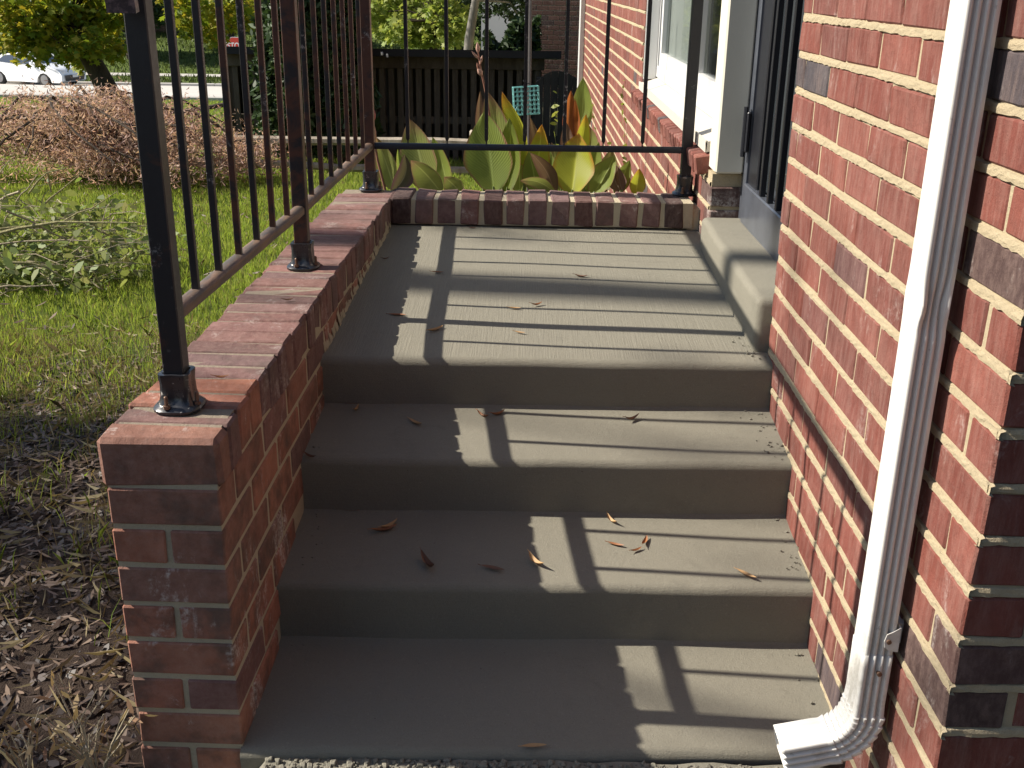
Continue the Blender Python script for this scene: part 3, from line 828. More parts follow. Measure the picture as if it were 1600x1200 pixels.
# ------------------------------------------------------------------ downspout
def downspout():
    root = thing('downspout', 'white corrugated metal downspout with a pleated elbow at the brick corner', 'downspout', (.603,1.51,.3))
    R = lambda p: Vector(p)-root.location
    # section: n along x (towards the wall = +), b along y; n in [-.023,.023], b in [-.031,.031]
    hn, hb = .0235, .0315
    def side(p, q, grooves, depth, nrm):
        """points from p to q with rounded grooves pushed along -nrm"""
        out = []; p = Vector(p); q = Vector(q); L = 12*len(grooves)+6
        for i in range(L):
            f = i/L; d = 0
            for (c, w_) in grooves:
                u = (f-c)/w_
                if abs(u) < 1: d = max(d, depth*(.5+.5*math.cos(math.pi*u)))
            out.append(p.lerp(q, f)-Vector(nrm)*d)
        return out
    r = .004
    prof = []
    prof += side((-hn, hb-r), (-hn, -hb+r), [(.25,.10),(.5,.10),(.75,.10)], .0032, (-1,0))
    prof += [Vector((-hn+r*(1-math.cos(a)), -hb+r*(1-math.sin(a)))) for a in (RAD(0), RAD(30), RAD(60))]
    prof += side((-hn+r, -hb), (hn-r, -hb), [(.20,.12),(.5,.12),(.80,.12)], .0072, (0,-1))
    prof += [Vector((hn-r*(1-math.sin(a)), -hb+r*(1-math.cos(a)))) for a in (RAD(0), RAD(45))]
    prof += [Vector((hn,-hb+r)), Vector((hn,hb-r)), Vector((hn-r,hb)), Vector((-hn+r,hb))]
    m_ = len(prof)
    def sweep(name, path, tang, scale=None, dent=None, parent=root):
        vs = []; fs = []
        for i, (c, t) in enumerate(zip(path, tang)):
            c = Vector(c); t = Vector(t).normalized(); nx = Vector((0,1,0)).cross(t); nx = -nx if False else nx   # normal in the x-z plane
            s_ = scale[i] if scale else 1.0
            for (a, b) in prof:
                n_, bb = a*s_, b*s_
                if dent:
                    dd = dent(c.z, a, b); n_ += dd[0]; bb += dd[1]
                vs.append(R(c + nx*n_*(-1) + Vector((0,1,0))*bb))
        for i in range(len(path)-1):
            for j in range(m_): fs.append((i*m_+j, i*m_+(j+1) % m_, (i+1)*m_+(j+1) % m_, (i+1)*m_+j))
        mb = MB(); mb.add(vs, fs)
        # solidify look: inner rim at both ends
        return mb
    cx, cy = .6025, 1.5115
    zs = [2.6, 2.0] + [1.55-.0125*i for i in range(100)]
    zs = [z for z in zs if z > .335]+[.335]
    def dent(z, a, b):
        g = math.exp(-((z-.985)/.028)**2); g2 = math.exp(-((z-.955)/.012)**2)
        if b < -.02: return (-.0045*g*math.copysign(1, a)*min(1, abs(a)/.012)*.6, .006*g*math.cos(a*110)+.003*g2)
        return (.0025*g*math.cos(b*80), 0)
    # tangent points down; nx = y x t ; for t=(0,0,-1): (0,1,0)x(0,0,-1) = (-1,0,0)
    mb = sweep('pipe', [(cx,cy,z) for z in zs], [(0,0,-1)]*len(zs), dent=dent)
    mb.build('pipe', M_white, root, smooth=True)
    path = []; tang = []; scl = []
    for z in (.385, .36, .335, .31, .285): path.append((cx,cy,z)); tang.append((0,0,-1)); scl.append(1.045)
    A = 76; rad = .078; n = 70; xc = cx-rad; zc = .262
    for i in range(n+1):
        a = RAD(A*i/n); path.append((xc+rad*math.cos(a), cy, zc-rad*math.sin(a))); tang.append((-math.sin(a),0,-math.cos(a)))
        ph = (i/n*7.0) % 1.0
        scl.append(1.09+.095*(1-ph)*(1 if 0 < i < n else 0))
    d = Vector((-math.sin(RAD(A)),0,-math.cos(RAD(A)))); e = Vector(path[-1])
    for s in (.012,.03,.05,.072,.078): path.append(tuple(e+d*s)); tang.append(tuple(d)); scl.append(1.12)
    mb = sweep('elbow', path, tang, scale=scl)
    el = mb.build('elbow', M_white, root, smooth=True)
    md = el.modifiers.new('thickness', 'SOLIDIFY'); md.thickness = .0012; md.offset = -1
    # strap with rivet
    st = MB(); z0 = .415
    yb = cy-hb
    st.prism([R((cx+.004,yb-.003,z0+.0)), R((cx+.007,yb-.003,z0+.013)), R((cx+.016,yb-.003,z0+.018)), R((cx+.027,yb-.003,z0+.026)), R((cx+.027,yb-.003,z0-.02)), R((cx+.014,yb-.003,z0-.018)), R((cx+.006,yb-.003,z0-.012))], (0,.0016,0))
    st.box(R((cx+.0272,yb-.0028,z0-.02)), R((cx+.0288,yb+.05,z0+.026)))
    st.box(R((cx+.0287,yb+.02,z0-.018)), R((XW+.003,yb+.05,z0+.02)))
    so_ = st.build('strap', M_white, root)
    for (x, z, y_) in ((cx+.011,z0,yb-.003),(cx+.004,.352,yb-.003)):
        b = MB(); b.tube([R((x,y_-.0035,z)), R((x,y_-.003,z)), R((x,y_+.004,z))], [.002,.0042,.0042], 10); b.build('screw', M_bolt, root)
downspout()

# ------------------------------------------------------------------ lawn, litter
def ngrid(seed, scale):
    r = np.random.default_rng(seed); G = r.uniform(0, 1, (64, 64))
    def f(x, y):
        x = np.asarray(x)*scale; y = np.asarray(y)*scale
        i = np.floor(x).astype(int); j = np.floor(y).astype(int); fx = x-i; fy = y-j
        fx = fx*fx*(3-2*fx); fy = fy*fy*(3-2*fy); g = lambda a, b: G[a % 64, b % 64]
        return (g(i,j)*(1-fx)+g(i+1,j)*fx)*(1-fy)+(g(i,j+1)*(1-fx)+g(i+1,j+1)*fx)*fy
    return f
nzA, nzB, nzC = ngrid(3, 1.1), ngrid(4, 3.0), ngrid(5, .5)

def blades(name, X, Y, h, wd, mat, lean=.5):
    n = len(X); Z = gz(X, Y)-.006
    a = rng.uniform(0, 2*np.pi, n); d = np.stack([np.cos(a), np.sin(a), np.zeros(n)], -1); s = np.stack([-np.sin(a), np.cos(a), np.zeros(n)], -1)
    b = rng.uniform(0, 2*np.pi, n); ln = np.stack([np.cos(b), np.sin(b), np.zeros(n)], -1)*(rng.uniform(.1, 1, n)*lean*h)[:,None]
    P = np.stack([X, Y, Z], -1); up = np.array([0,0,1.0]); hh = h[:,None]; ww = wd[:,None]
    mid = P+ln*.35+up*hh*.6; tip = P+ln+up*hh*.97
    V = np.stack([P-s*ww*.5, P+s*ww*.5, mid+s*ww*.4, tip, mid-s*ww*.4], 1)
    return np_mesh(name, V, 5, mat)

M_grass = leaf_mat('lawn_blade', [(.19,.28,.036),(.24,.33,.05),(.29,.35,.065),(.34,.36,.10),(.21,.30,.042)], .52)
M_dry = leaf_mat('dry_blade', [(.20,.16,.075),(.28,.22,.11),(.16,.12,.06),(.33,.26,.14)], .25)
def lawn():
    N = 175000
    y = 3.0*(14.5/3.0)**rng.uniform(0, 1, N)
    f = rng.uniform(0, 1, N); xl = -.57*y-.5; xr = np.where(y < 4.1, -.78, .6)
    x = xl+(xr-xl)*f
    g = nzA(x, y)*.9+nzB(x, y)*.5
    edge = 4.4+1.0*(nzC(x, y)-.5)+np.where(x > -1.9, .5, 0)*1.0
    p = np.clip((y-edge+.9)/1.5+ (g-.7)*.9, 0.0, 1)
    k = rng.uniform(0, 1, N) < p
    x, y = x[k], y[k]
    h = (.035+.035*rng.uniform(0, 1, len(x)))*(1+.35*(nzB(x, y)-.5))*np.clip(.8+.05*y, .8, 1.3); wd = .0032*np.clip(y/4.5, 1, 2.6)*rng.uniform(.7, 1.2, len(x))
    dry = rng.uniform(0, 1, len(x)) < np.clip(.45-(y-3.6)*.25, .06, .5)
    tag(blades('grass', x[~dry], y[~dry], h[~dry], wd[~dry], M_grass), kind='stuff')
    tag(blades('dry_grass', x[dry], y[dry], h[dry]*1.05, wd[dry], M_dry, .9), kind='stuff')
    # grass tufts that straggle into the bare soil
    X = []; Y = []
    for k in range(560):
        cx = random.uniform(-2.6, -.8); cy = random.uniform(2.0, 4.6)
        if random.random() > (cy-1.3)/3.4: continue
        for j in range(random.randint(8, 30)): X.append(cx+random.gauss(0, .045)); Y.append(cy+random.gauss(0, .045))
    X = np.array(X); Y = np.array(Y); n = len(X); h = rng.uniform(.03, .10, n); wd = rng.uniform(.002, .0035, n)
    d = rng.uniform(0, 1, n) < .55
    tag(blades('dry_grass', X[d], Y[d], h[d], wd[d], M_dry, 1.1), kind='stuff')
    tag(blades('grass', X[~d], Y[~d], h[~d], wd[~d], M_grass, .9), kind='stuff')
    # far bank and verge
    N = 30000; y = rng.uniform(54.0, 78, N); x = rng.uniform(-48, 0, N); h = rng.uniform(.1, .25, N); wd = rng.uniform(.04, .09, N)
    k = ~((x > -13.6) & (x < -10.1)) & ~((y > 58.0) & (y < 60))
    M_bank_shade = leaf_mat('shaded_bank_blade', [(.05,.075,.018),(.08,.11,.025),(.10,.12,.035)], .3)  # darker than the lawn: tree shade put into the blade colour
    tag(blades('grass', x[k], y[k], h[k], wd[k], M_bank_shade, .8), kind='stuff')
    N = 40000; y = rng.uniform(14, 34, N); x = rng.uniform(-22, -3, N); h = rng.uniform(.05, .1, N); wd = rng.uniform(.012, .03, N)
    tag(blades('grass', x, y, h, wd, M_grass, .8), kind='stuff')
lawn()

M_litter = leaf_mat('leaf_litter', [(.08,.054,.04),(.13,.088,.063),(.27,.19,.13),(.05,.036,.029),(.17,.11,.073),(.10,.07,.052)], .1)
def litter():
    N = 26000
    y = rng.uniform(1.1, 5.0, N); x = rng.uniform(-3.0, -.74, N)
    k = rng.uniform(0, 1, N) < np.clip(1.25-(y-2.2)*.42, .04, 1)*(.35+.9*nzB(x, y))
    x, y = x[k], y[k]; P = np.stack([x, y, gz(x, y)+rng.uniform(.001, .016, len(x))], -1)
    tag(leaf_cloud('leaf_litter', P, .034, LEAF_NARROW*np.array([1,.9,1]), M_litter, None, flat=2.6, var=.65), kind='stuff')
    N = 500
    y = rng.uniform(4.6, 10, N); x = rng.uniform(-4, -.8, N); P = np.stack([x, y, gz(x, y)+.045], -1)
    tag(leaf_cloud('leaf_litter', P, .05, LEAF_NARROW, M_litter, None, flat=1.2, var=.4), kind='stuff')
    N = 2600; y = rng.uniform(1.1, 4.8, N); x = rng.uniform(-3.0, -.73, N); P = np.stack([x, y, gz(x, y)+rng.uniform(.004, .03, N)], -1)
    tag(leaf_cloud('straw', P, .085, LEAF_NARROW*np.array([1,.16,1.6]), M_dry, None, flat=3.0, var=.5), kind='stuff')
    # bark mulch chips
    N = 11000; y = rng.uniform(1.1, 4.2, N); x = rng.uniform(-2.6, -.74, N); P = np.stack([x, y, gz(x, y)+rng.uniform(-.002, .006, N)], -1)
    M = leaf_mat('mulch', [(.03,.021,.018),(.055,.04,.033),(.085,.06,.05)], .0)
    tag(leaf_cloud('mulch', P, .022, LEAF_NARROW*np.array([1,2.4,1]), M, None, flat=.8, var=.8), kind='stuff')
litter()

# ------------------------------------------------------------------ trees and shrubs
def bark(name, c, c2, sc_=8):
    t = NT(name, .9, .2); n = t.noise(t.pos((1,1,.25)), sc_, 6, .75); t.color(t.mix(t.step(n, .35, .65), c, c2)); t.bump(n, .8, .02); return t.m
M_bark = bark('dark_bark', (.035,.026,.02), (.085,.065,.05)); M_birch = bark('pale_bark', (.09,.085,.075), (.27,.25,.22), 5)
M_twig = bark('pale_twig', (.30,.25,.17), (.42,.36,.25), 30)

def clump_points(clumps, hollow=.35):
    out = []
    for (c, r, n) in clumps:
        r = np.array(r if hasattr(r, '__len__') else (r, r, r)); d = rng.normal(size=(n,3)); d /= np.linalg.norm(d, axis=1, keepdims=True)
        q = (hollow+(1-hollow)*rng.uniform(0, 1, n)**.6)[:,None]
        out.append(np.array(c)+d*r*q)
    return np.concatenate(out)
def tree(name, label, cat, base, trunk, limbs, clumps, leaf, shape, mat, tm, group=None, hollow=.35, flat=.3):
    root = thing(name, label, cat, base, group)
    mb = MB()
    R = lambda p: Vector(p)-root.location
    mb.tube([R(p) for p, r in trunk], [r for p, r in trunk], 10)
    for L in limbs: mb.tube([R(p) for p, r in L], [r for p, r in L], 6)
    mb.build('trunk', tm, root, smooth=True, fix=False)
    if clumps:
        P = clump_points(clumps, hollow)-np.array(base); leaf_cloud('crown', P, leaf, shape, mat, root, flat)
    return root
def auto_limbs(top, clumps, r, start):
    out = []
    for (c, rr, n) in clumps:
        a = Vector(start); b = Vector(c); mid = a.lerp(b, .5)+Vector((random.uniform(-.3,.3), random.uniform(-.3,.3), .1*(b-a).length))
        out.append([(a, r), (mid, r*.55), (b, r*.15)])
    return out
def blob_clumps(c, R, k, rr, n, zlo=-1.0):
    out = []
    for i in range(k):
        while True:
            d = np.array([random.uniform(-1,1) for _ in range(3)])
            if .35 < np.linalg.norm(d) < 1 and d[2] > zlo: break
        out.append((tuple(np.array(c)+d*np.array(R)), random.uniform(.7, 1.25)*rr, n))
    return out

M_maple = leaf_mat('maple_leaf', [(.17,.25,.025),(.26,.32,.035),(.38,.36,.035),(.50,.36,.035),(.20,.27,.025)], .5)
M_maple_g = leaf_mat('green_gold_leaf', [(.19,.28,.05),(.30,.36,.08),(.42,.43,.12),(.25,.32,.06)], .5)
M_green = leaf_mat('dark_green_leaf', [(.018,.035,.012),(.03,.055,.018),(.045,.075,.022),(.025,.045,.014)], .25)
M_ever = leaf_mat('evergreen_spray', [(.02,.042,.014),(.04,.075,.022),(.06,.10,.03)], .25)
M_lace = leaf_mat('red_laceleaf', [(.42,.24,.20),(.54,.36,.30),(.60,.43,.36),(.36,.26,.16),(.50,.38,.26)], .5)

# yellowing maple by the street, leaning trunk
b = at(182, 172, 20.0); b.z = gzf(b.x, b.y)
tk = [(b, .26), (at(172,150,20), .21), (at(153,112,20), .185), (at(138,86,20), .17), (at(118,40,20), .15), (at(100,-40,20), .12)]
cl = []
for (u, v, r, n) in ((10,10,.55,500),(60,5,.6,600),(110,15,.55,500),(20,45,.5,420),(70,45,.5,420),(120,40,.5,450),(150,15,.5,420),(165,55,.36,260),(185,25,.35,240),(140,70,.36,280),(105,80,.36,240),(55,68,.35,200),(180,80,.28,120),(125,102,.22,80),(60,90,.3,90),(30,75,.35,130),(115,60,.4,260),(190,0,.4,200),
                     (285,10,.5,420),(320,5,.5,420),(345,25,.45,330),(310,35,.4,260),(335,55,.3,140),(290,40,.3,130),(355,0,.5,400),(385,15,.45,300)):
    p = at(u, v, 20+random.uniform(-.6, .9)); cl.append((tuple(p), r*.9, int(n*.62)))
hi = blob_clumps((-7.4,20.8,4.8), (3.0,2.2,1.6), 13, .7, 300)
tree('maple_tree', 'yellow green maple tree with dark leaning trunk beside the street', 'tree', b, tk, auto_limbs(None, cl[:12]+hi[:8], .07, tk[-2][0]), cl+hi, .135, LEAF_MAPLE, M_maple, M_bark, hollow=.15)

# light green tree over the shed
b = Vector((-2.2, 26, gzf(-2.2, 26)))
cl = [(tuple(at(u, v, 26+random.uniform(-.8,.8))), r, n) for (u, v, r, n) in ((600,10,.5,330),(640,8,.6,420),(690,10,.5,300),(650,40,.5,330),(690,45,.45,260),(620,50,.4,160),(705,55,.35,160),(670,58,.35,180),(595,45,.3,100),(720,30,.35,140),(580,20,.4,200),(640,58,.28,110))]+blob_clumps((-2.2,26.5,3.0), (2.2,1.8,1.5), 12, .6, 260)
tree('garden_tree', 'small light green tree with yellow tips rising behind the dark shed', 'tree', b, [(b,.14),(b+Vector((.1,0,2)),.11),(b+Vector((0,0,4.6)),.06)], auto_limbs(None, cl, .035, b+Vector((.05,0,2.2))), cl, .15, LEAF_MAPLE, M_maple_g, M_bark, hollow=.2)
# pale trunks
for (u, v, du, y, r, lab) in ((736,62,7,23,.095,'tree with pale mottled trunk standing behind the right end of the shed'),(705,60,4,27,.10,'thin grey trunked tree just left of the pale trunk')):
    p0 = at(u-3, v, y); b = Vector((p0.x-.15, y, gzf(p0.x, y))); p1 = at(u+du, 0, y); top = p1+(p1-p0)*1.8
    cl = [(tuple(at(uu, vv, y+1+random.uniform(-.5,.5))), rr, n) for (uu, vv, rr, n) in (((770,0,.4,200),(800,10,.4,160),(815,32,.3,90),(785,-15,.5,260),(820,-10,.5,250),(762,20,.25,50)) if u > 720 else ((690,-40,.6,200),(720,-60,.7,200)))]
    cl += blob_clumps(tuple(top+Vector((0,0,1.2))), (1.8,1.6,1.0), 8, .6, 160)
    tree('tree', lab, 'tree', b, [(b,r*1.1),(p0,r),(p1,r*.85),(top,r*.5)], auto_limbs(None, cl, .03, p1), cl, .12, LEAF_OVAL, M_green if u > 720 else M_maple_g, M_birch, hollow=.2)
# evergreen in front of the shed
def evergreen(label, x, y, h, r, n, lean=0):
    b = Vector((x, y, gzf(x, y))); root = thing('evergreen_shrub', label, 'shrub', b)
    mb = MB(); mb.tube([(0,0,0),(.02,0,h*.5),(lean,0,h*.97)], [.05,.035,.008], 8)
    for k in range(5): a = k*1.26; mb.tube([(0,0,.1),(.12*math.cos(a),.12*math.sin(a),h*.45),(.22*math.cos(a),.22*math.sin(a),h*.8)], [.03,.02,.006], 6)
    mb.build('trunk', M_bark, root, smooth=True, fix=False)
    t = rng.uniform(0, 1, n)**.8; a = rng.uniform(0, 2*np.pi, n)
    rad = r*np.clip(1.15-t, .05, 1)**.55*(.55+.45*rng.uniform(0, 1, n)**.5)*(1+.22*np.sin(5*a+9*t)+.12*np.sin(11*a-17*t))
    P = np.stack([rad*np.cos(a)+lean*t, rad*np.sin(a), .06*h+t*h*.97], -1)
    leaf_cloud('crown', P, .12, LEAF_NARROW*np.array([1,1.6,1.5]), M_ever, root, flat=.1); return root
evergreen('tall dark evergreen shrub behind the railing in front of the shed', -2.75, 12.9, 2.9, .42, 9000, .05)
evergreen('second dark evergreen standing right against the corner post of the railing', -2.18, 13.0, 3.1, .38, 8000, -.04)
for (u0, v0, u1, v1, y, r, lab) in ((445,120,408,-20,13.55,.085,'brown leaning tree trunk rising left of the evergreens'),(545,150,532,-20,13.6,.075,'brown upright tree trunk between the evergreens and the corner post')):
    a = at(u0, v0, y); c = at(u1, v1, y); b = Vector((a.x+(a.x-c.x)*.5, y, gzf(a.x, y))); top = c+(c-a)*1.6
    cl = blob_clumps(tuple(top+Vector((0,.4,.6))), (1.3,1.2,.8), 8, .5, 170)
    tree('tree', lab, 'tree', b, [(b,r*1.2),(a,r),(c,r*.85),(top,r*.5)], auto_limbs(None, cl, .03, c), cl, .12, LEAF_OVAL, M_green, bark('brown_bark', (.07,.045,.03), (.16,.11,.075)))

# weeping red laceleaf maple
def laceleaf():
    b = Vector((-4.3, 10.9, gzf(-4.3, 10.9))); root = thing('laceleaf_maple', 'low weeping red laceleaf maple with feathery foliage on the lawn', 'shrub', b)
    mb = MB(); tips = []
    for k in range(58):
        a = random.uniform(0, 2*math.pi); L = random.uniform(.6, 1.9)*(1.15 if math.cos(a) < .4 else .9); hgt = random.choice((.14,.24,.34,.42,.52,.62))*random.uniform(.8,1.15)
        pts = [Vector((0,0,.25))]
        for j in range(1, 7):
            f = j/6; pts.append(Vector((L*f*math.cos(a+.3*math.sin(4*f+k)), L*.8*f*math.sin(a+.3*math.sin(4*f+k)), .25+hgt*(1.15*math.sin(min(1, f*1.25)*math.pi*.62)-.75*f*f*f)+random.uniform(-.03,.03))))
        mb.tube(pts, [.022*(1-.8*i/6)+.003 for i in range(7)], 5); tips += pts[2:]
    mb.tube([(0,0,-.05),(.02,0,.3)], [.08,.06], 8)
    mb.build('trunk', M_bark, root, smooth=True, fix=False)
    P = []
    for t in tips:
        n = random.choice((40,120,260,420)); sg = random.uniform(.09,.2); d = rng.normal(size=(n,3))*np.array([sg,sg,sg*.42]); q = np.array(t)+d; q[:,2] -= np.abs(rng.normal(size=n))*.10; P.append(q)
    P = np.concatenate(P); P = P[P[:,2] > -.05]; gg = nzB(P[:,0]*3+7, P[:,1]*3+P[:,2]*7+9); P = P[rng.uniform(0,1,len(P)) < np.clip((gg-.22)*2.6, .06, 1)]
    leaf_cloud('crown', P, .052, LEAF_NARROW*np.array([1,.5,3.0]), M_lace, root, flat=.15, var=.6)
    # bare airy shoots above the mound
    tw = MB(); LP = []
    for k in range(44):
        x = random.uniform(-2.0, 1.0); y = random.uniform(-.4,.4); z = .40+random.uniform(-.1,.1)
        p = [Vector((x,y,z)), Vector((x+random.uniform(-.12,.12),y,z+.18)), Vector((x+random.uniform(-.25,.25),y,z+random.uniform(.25,.42)))]
        tw.tube(p, [.006,.004,.002], 4); LP += [np.array(p[1]), np.array(p[2]), np.array(p[1].lerp(p[2],.5))]
    tw.build('shoot', M_bark, root, fix=False)['kind'] = 'stuff'
    Q = np.concatenate([c+rng.normal(size=(26,3))*np.array([.07,.07,.05]) for c in LP])
    leaf_cloud('shoot_leaves', Q, .06, LEAF_NARROW*np.array([1,.6,2.5]), M_lace, root, flat=.1)['kind'] = 'stuff'
    # right hand spread along the rail fence
    Q = [] 
    for k in range(30):
        c = np.array([random.uniform(1.0,1.75), random.uniform(-.3,.5), random.uniform(.1,.42)]); Q.append(c+rng.normal(size=(60,3))*np.array([.12,.12,.07]))
    leaf_cloud('low_foliage', np.concatenate(Q), .06, LEAF_NARROW*np.array([1,.65,2.5]), M_lace, root, flat=.1)
laceleaf()

# cut brush heap
def brush():
    c0 = Vector((-2.7, 5.8, gzf(-2.7, 5.8))); root = thing('brush_heap', 'heap of cut branches with wilting leaves lying on the lawn', 'brush', c0)
    M_wilt = leaf_mat('wilted_leaf', [(.16,.23,.06),(.23,.29,.085),(.31,.33,.11),(.12,.15,.07),(.38,.36,.17)], .45)
    M_twig2 = bark('green_twig', (.20,.19,.09), (.34,.30,.16), 30)
    P = []
    sticks = [((-30,372),(215,348),5.6,.011),((-20,360),(160,352),5.7,.008),((-30,385),(230,380),5.5,.006),((20,410),(126,452),5.2,.008),((-10,450),(90,445),5.2,.007),((0,462),(50,440),5.3,.005),((30,300),(-40,350),5.8,.008),
              ((25,315),(60,270),5.9,.005),((45,302),(105,262),5.9,.006),((80,300),(70,255),6.0,.005),((60,330),(130,268),5.8,.006),((100,345),(185,298),5.7,.005),((10,330),(150,395),5.5,.007),((140,340),(180,400),5.6,.004),((-20,300),(15,250),6.0,.007),((160,350),(155,420),5.6,.003)]
    for (a, b, y, r) in sticks:
        p = at(a[0], a[1], y+random.uniform(-.1,.1)); q = at(b[0], b[1], y+random.uniform(-.25,.25)); mid = p.lerp(q, .5)+Vector((0,0,random.uniform(-.03,.05)))
        mb = MB(); mb.tube([p-c0, p.lerp(mid,.5)+Vector((0,0,.01))-c0, mid-c0, q-c0], [r, r*.9, r*.75, r*.35], 6); mb.build('branch', M_twig2 if random.random() < .65 else M_twig, root, smooth=True, fix=False)
    tw = MB()
    for k in range(210):
        x = random.uniform(-.95,.55); y = random.uniform(-.55,.5); z = random.uniform(.03,.42)*(1-.35*max(0,x))
        p = Vector((x,y,z)); d = Vector((random.uniform(-.35,.45), random.uniform(-.2,.2), random.uniform(-.1,.16)))
        q = p+d; tw.tube([p, p.lerp(q,.5)+Vector((0,0,.03)), q], [.0035,.0028,.0012], 4)
        for j in range(6): P.append(np.array(p.lerp(q, random.random()))+rng.normal(size=3)*np.array([.05,.05,.035]))
    for k in range(1000):
        x = random.gauss(-.35,.42); y = random.gauss(0,.32); h = .42*math.exp(-((x+.45)/.7)**2-(y/.5)**2); P.append(np.array([x,y,random.uniform(0.0,h)]))
    tw.build('twigs', M_twig, root, fix=False)['kind'] = 'stuff'
    leaf_cloud('leaves', np.array(P), .06, LEAF_OVAL, M_wilt, root, flat=.1, var=.5)
brush()

# dry weed beside the pier
def weed(label, base, n, h):
    base = Vector(base); root = thing('dry_weed', label, 'weed', base); mb = MB(); P = []
    for k in range(n):
        a = random.uniform(0, 6.28); L = h*random.uniform(.5, 1.1); d = Vector((math.cos(a)*.7, math.sin(a)*.5, 0))
        p = [Vector((0,0,0)), d*L*.25+Vector((0,0,L*.5)), d*L*.62+Vector((random.uniform(-.02,.02),0,L*.88))]
        mb.tube(p, [.003,.0022,.001], 5)
        q = p[1]; e = q+Vector((random.uniform(-.06,.06), random.uniform(-.04,.04), L*.3)); mb.tube([q, e], [.0018,.0008], 4)
        for j in range(3): P.append(np.array(p[1].lerp(p[2], random.random()))+rng.normal(size=3)*.012)
    mb.build('stem', M_twig, root, fix=False)
    leaf_cloud('leaf', np.array(P), .035, LEAF_NARROW, leaf_mat('dry_weed_leaf', [(.34,.25,.13),(.42,.33,.18),(.22,.10,.06)], .2), root, flat=.0)['kind'] = 'stuff'
weed('dry straw coloured weed growing at the foot of the brick pier', (-.785,1.60,-.03), 13, .26)
weed('thin pale dead twig clump in the leaf litter at the picture edge', (-.93,1.62,-.03), 7, .19)

# shade tree left of the picture, whose boughs dapple the porch
b = Vector((-10.5, 4.6, gzf(-10.5, 4.6)))
def shade_cl():
    out = []
    for k in range(15): out.append(((random.uniform(-12.0,-9.0), random.uniform(1.0,3.9), random.uniform(5.2,7.1)), random.uniform(.45,.85), 170))
    for k in range(24): out.append(((random.uniform(-12.5,-8.5), random.uniform(-1.5,6.0), random.uniform(7.7,10.6)), random.uniform(.18,.4), 34))
    for k in range(26): out.append(((random.uniform(-14,-8), random.uniform(-3.5,2.2), random.uniform(5.5,12)), random.uniform(.5,.9), 120))
    return out
cl = shade_cl()
tree('oak_tree', 'tall shade tree standing left of the porch', 'tree', b, [(b,.32),(b+Vector((0,-.3,3)),.26),(b+Vector((.1,-.8,7)),.18),(b+Vector((0,-1,11)),.05)], auto_limbs(None, cl[:20]+cl[30:45], .05, b+Vector((.05,-.6,5.4))), cl, .12, LEAF_NARROW*np.array([1,1.6,1]), M_green, M_bark)

# ------------------------------------------------------------------ slatted shed at the end of the yard
M_fence = bark('weathered_fence_wood', (.055,.045,.035), (.11,.095,.075), 5)
M_pale_wood = bark('grey_split_wood', (.20,.17,.13), (.36,.32,.26), 6)
M_roofblack = plain('black_roofing', (.018,.018,.02), .7, .3, var=.3, sc_=3)
def shed():
    y = 14.0; x0, x1 = at(352,150,y).x, at(846,150,y).x; g = gzf(-2, y)
    root = thing('slatted_shed', 'dark wooden slatted shed with flat black roof behind the canna plants', 'shed', ((x0+x1)/2, y, g))
    R = lambda p: Vector(p)-root.location
    ztop = at(600,104,y).z
    x = x0; k = 0
    while x < x1-.02:
        mb = MB(); wv = .072+random.uniform(-.004,.004)
        mb.cbox(R((x, y-.012+random.uniform(-.006,.006), g-.05)), R((x+wv, y+.012, ztop+random.uniform(-.004,.02))), .003); mb.build('slat', M_fence, root, fix=False); x += .117
    for z, hh in ((at(600,187,y).z,.045),(g+.25,.045)):
        mb = MB(); mb.cbox(R((x0,y+.014,z-hh)), R((x1,y+.05,z+hh)), .004); mb.build('rail', M_fence, root)
    mb = MB(); zt, zb = at(600,87,y).z, at(600,106,y).z
    mb.cbox(R((x0-.03,y-.05,zb)), R((x1+.03,y+.06,zt)), .005); mb.build('beam', M_fence, root)
    zr = zt+.002
    mb = MB(); mb.prism([R((x0+.03,y-.28,zr+.01)), R((x0+.03,y+1.5,zr-.12)), R((x0+.03,y+1.5,zr-.04)), R((x0+.03,y-.28,zr+.10))], (x1-x0+.2,0,0)); mb.build('roof', M_roofblack, root)
    for xx in (x0+.05, (x0+x1)/2, x1-.15):
        mb = MB(); mb.cbox(R((xx,y+.06,g-.1)), R((xx+.1,y+.16,zt)), .004); mb.build('post', M_fence, root)
    mb = MB(); mb.box(R((x0,y+1.3,g-.1)), R((x1,y+1.35,zt-.2))); mb.build('back_wall', M_fence, root)
    for xx in (x0, x1-.03):
        mb = MB(); mb.box(R((xx,y+.17,g-.1)), R((xx+.03,y+1.29,zt-.2))); mb.build('side_wall', M_fence, root)
    for (u, v) in ((597,84),(605,87)):
        p = at(u, v, y-.34); mb = MB(); mb.cbox(R(p-Vector((.012,.01,.02))), R(p+Vector((.012,.01,.02))), .004); mb.build('white_clip', M_vinyl, root)
shed()
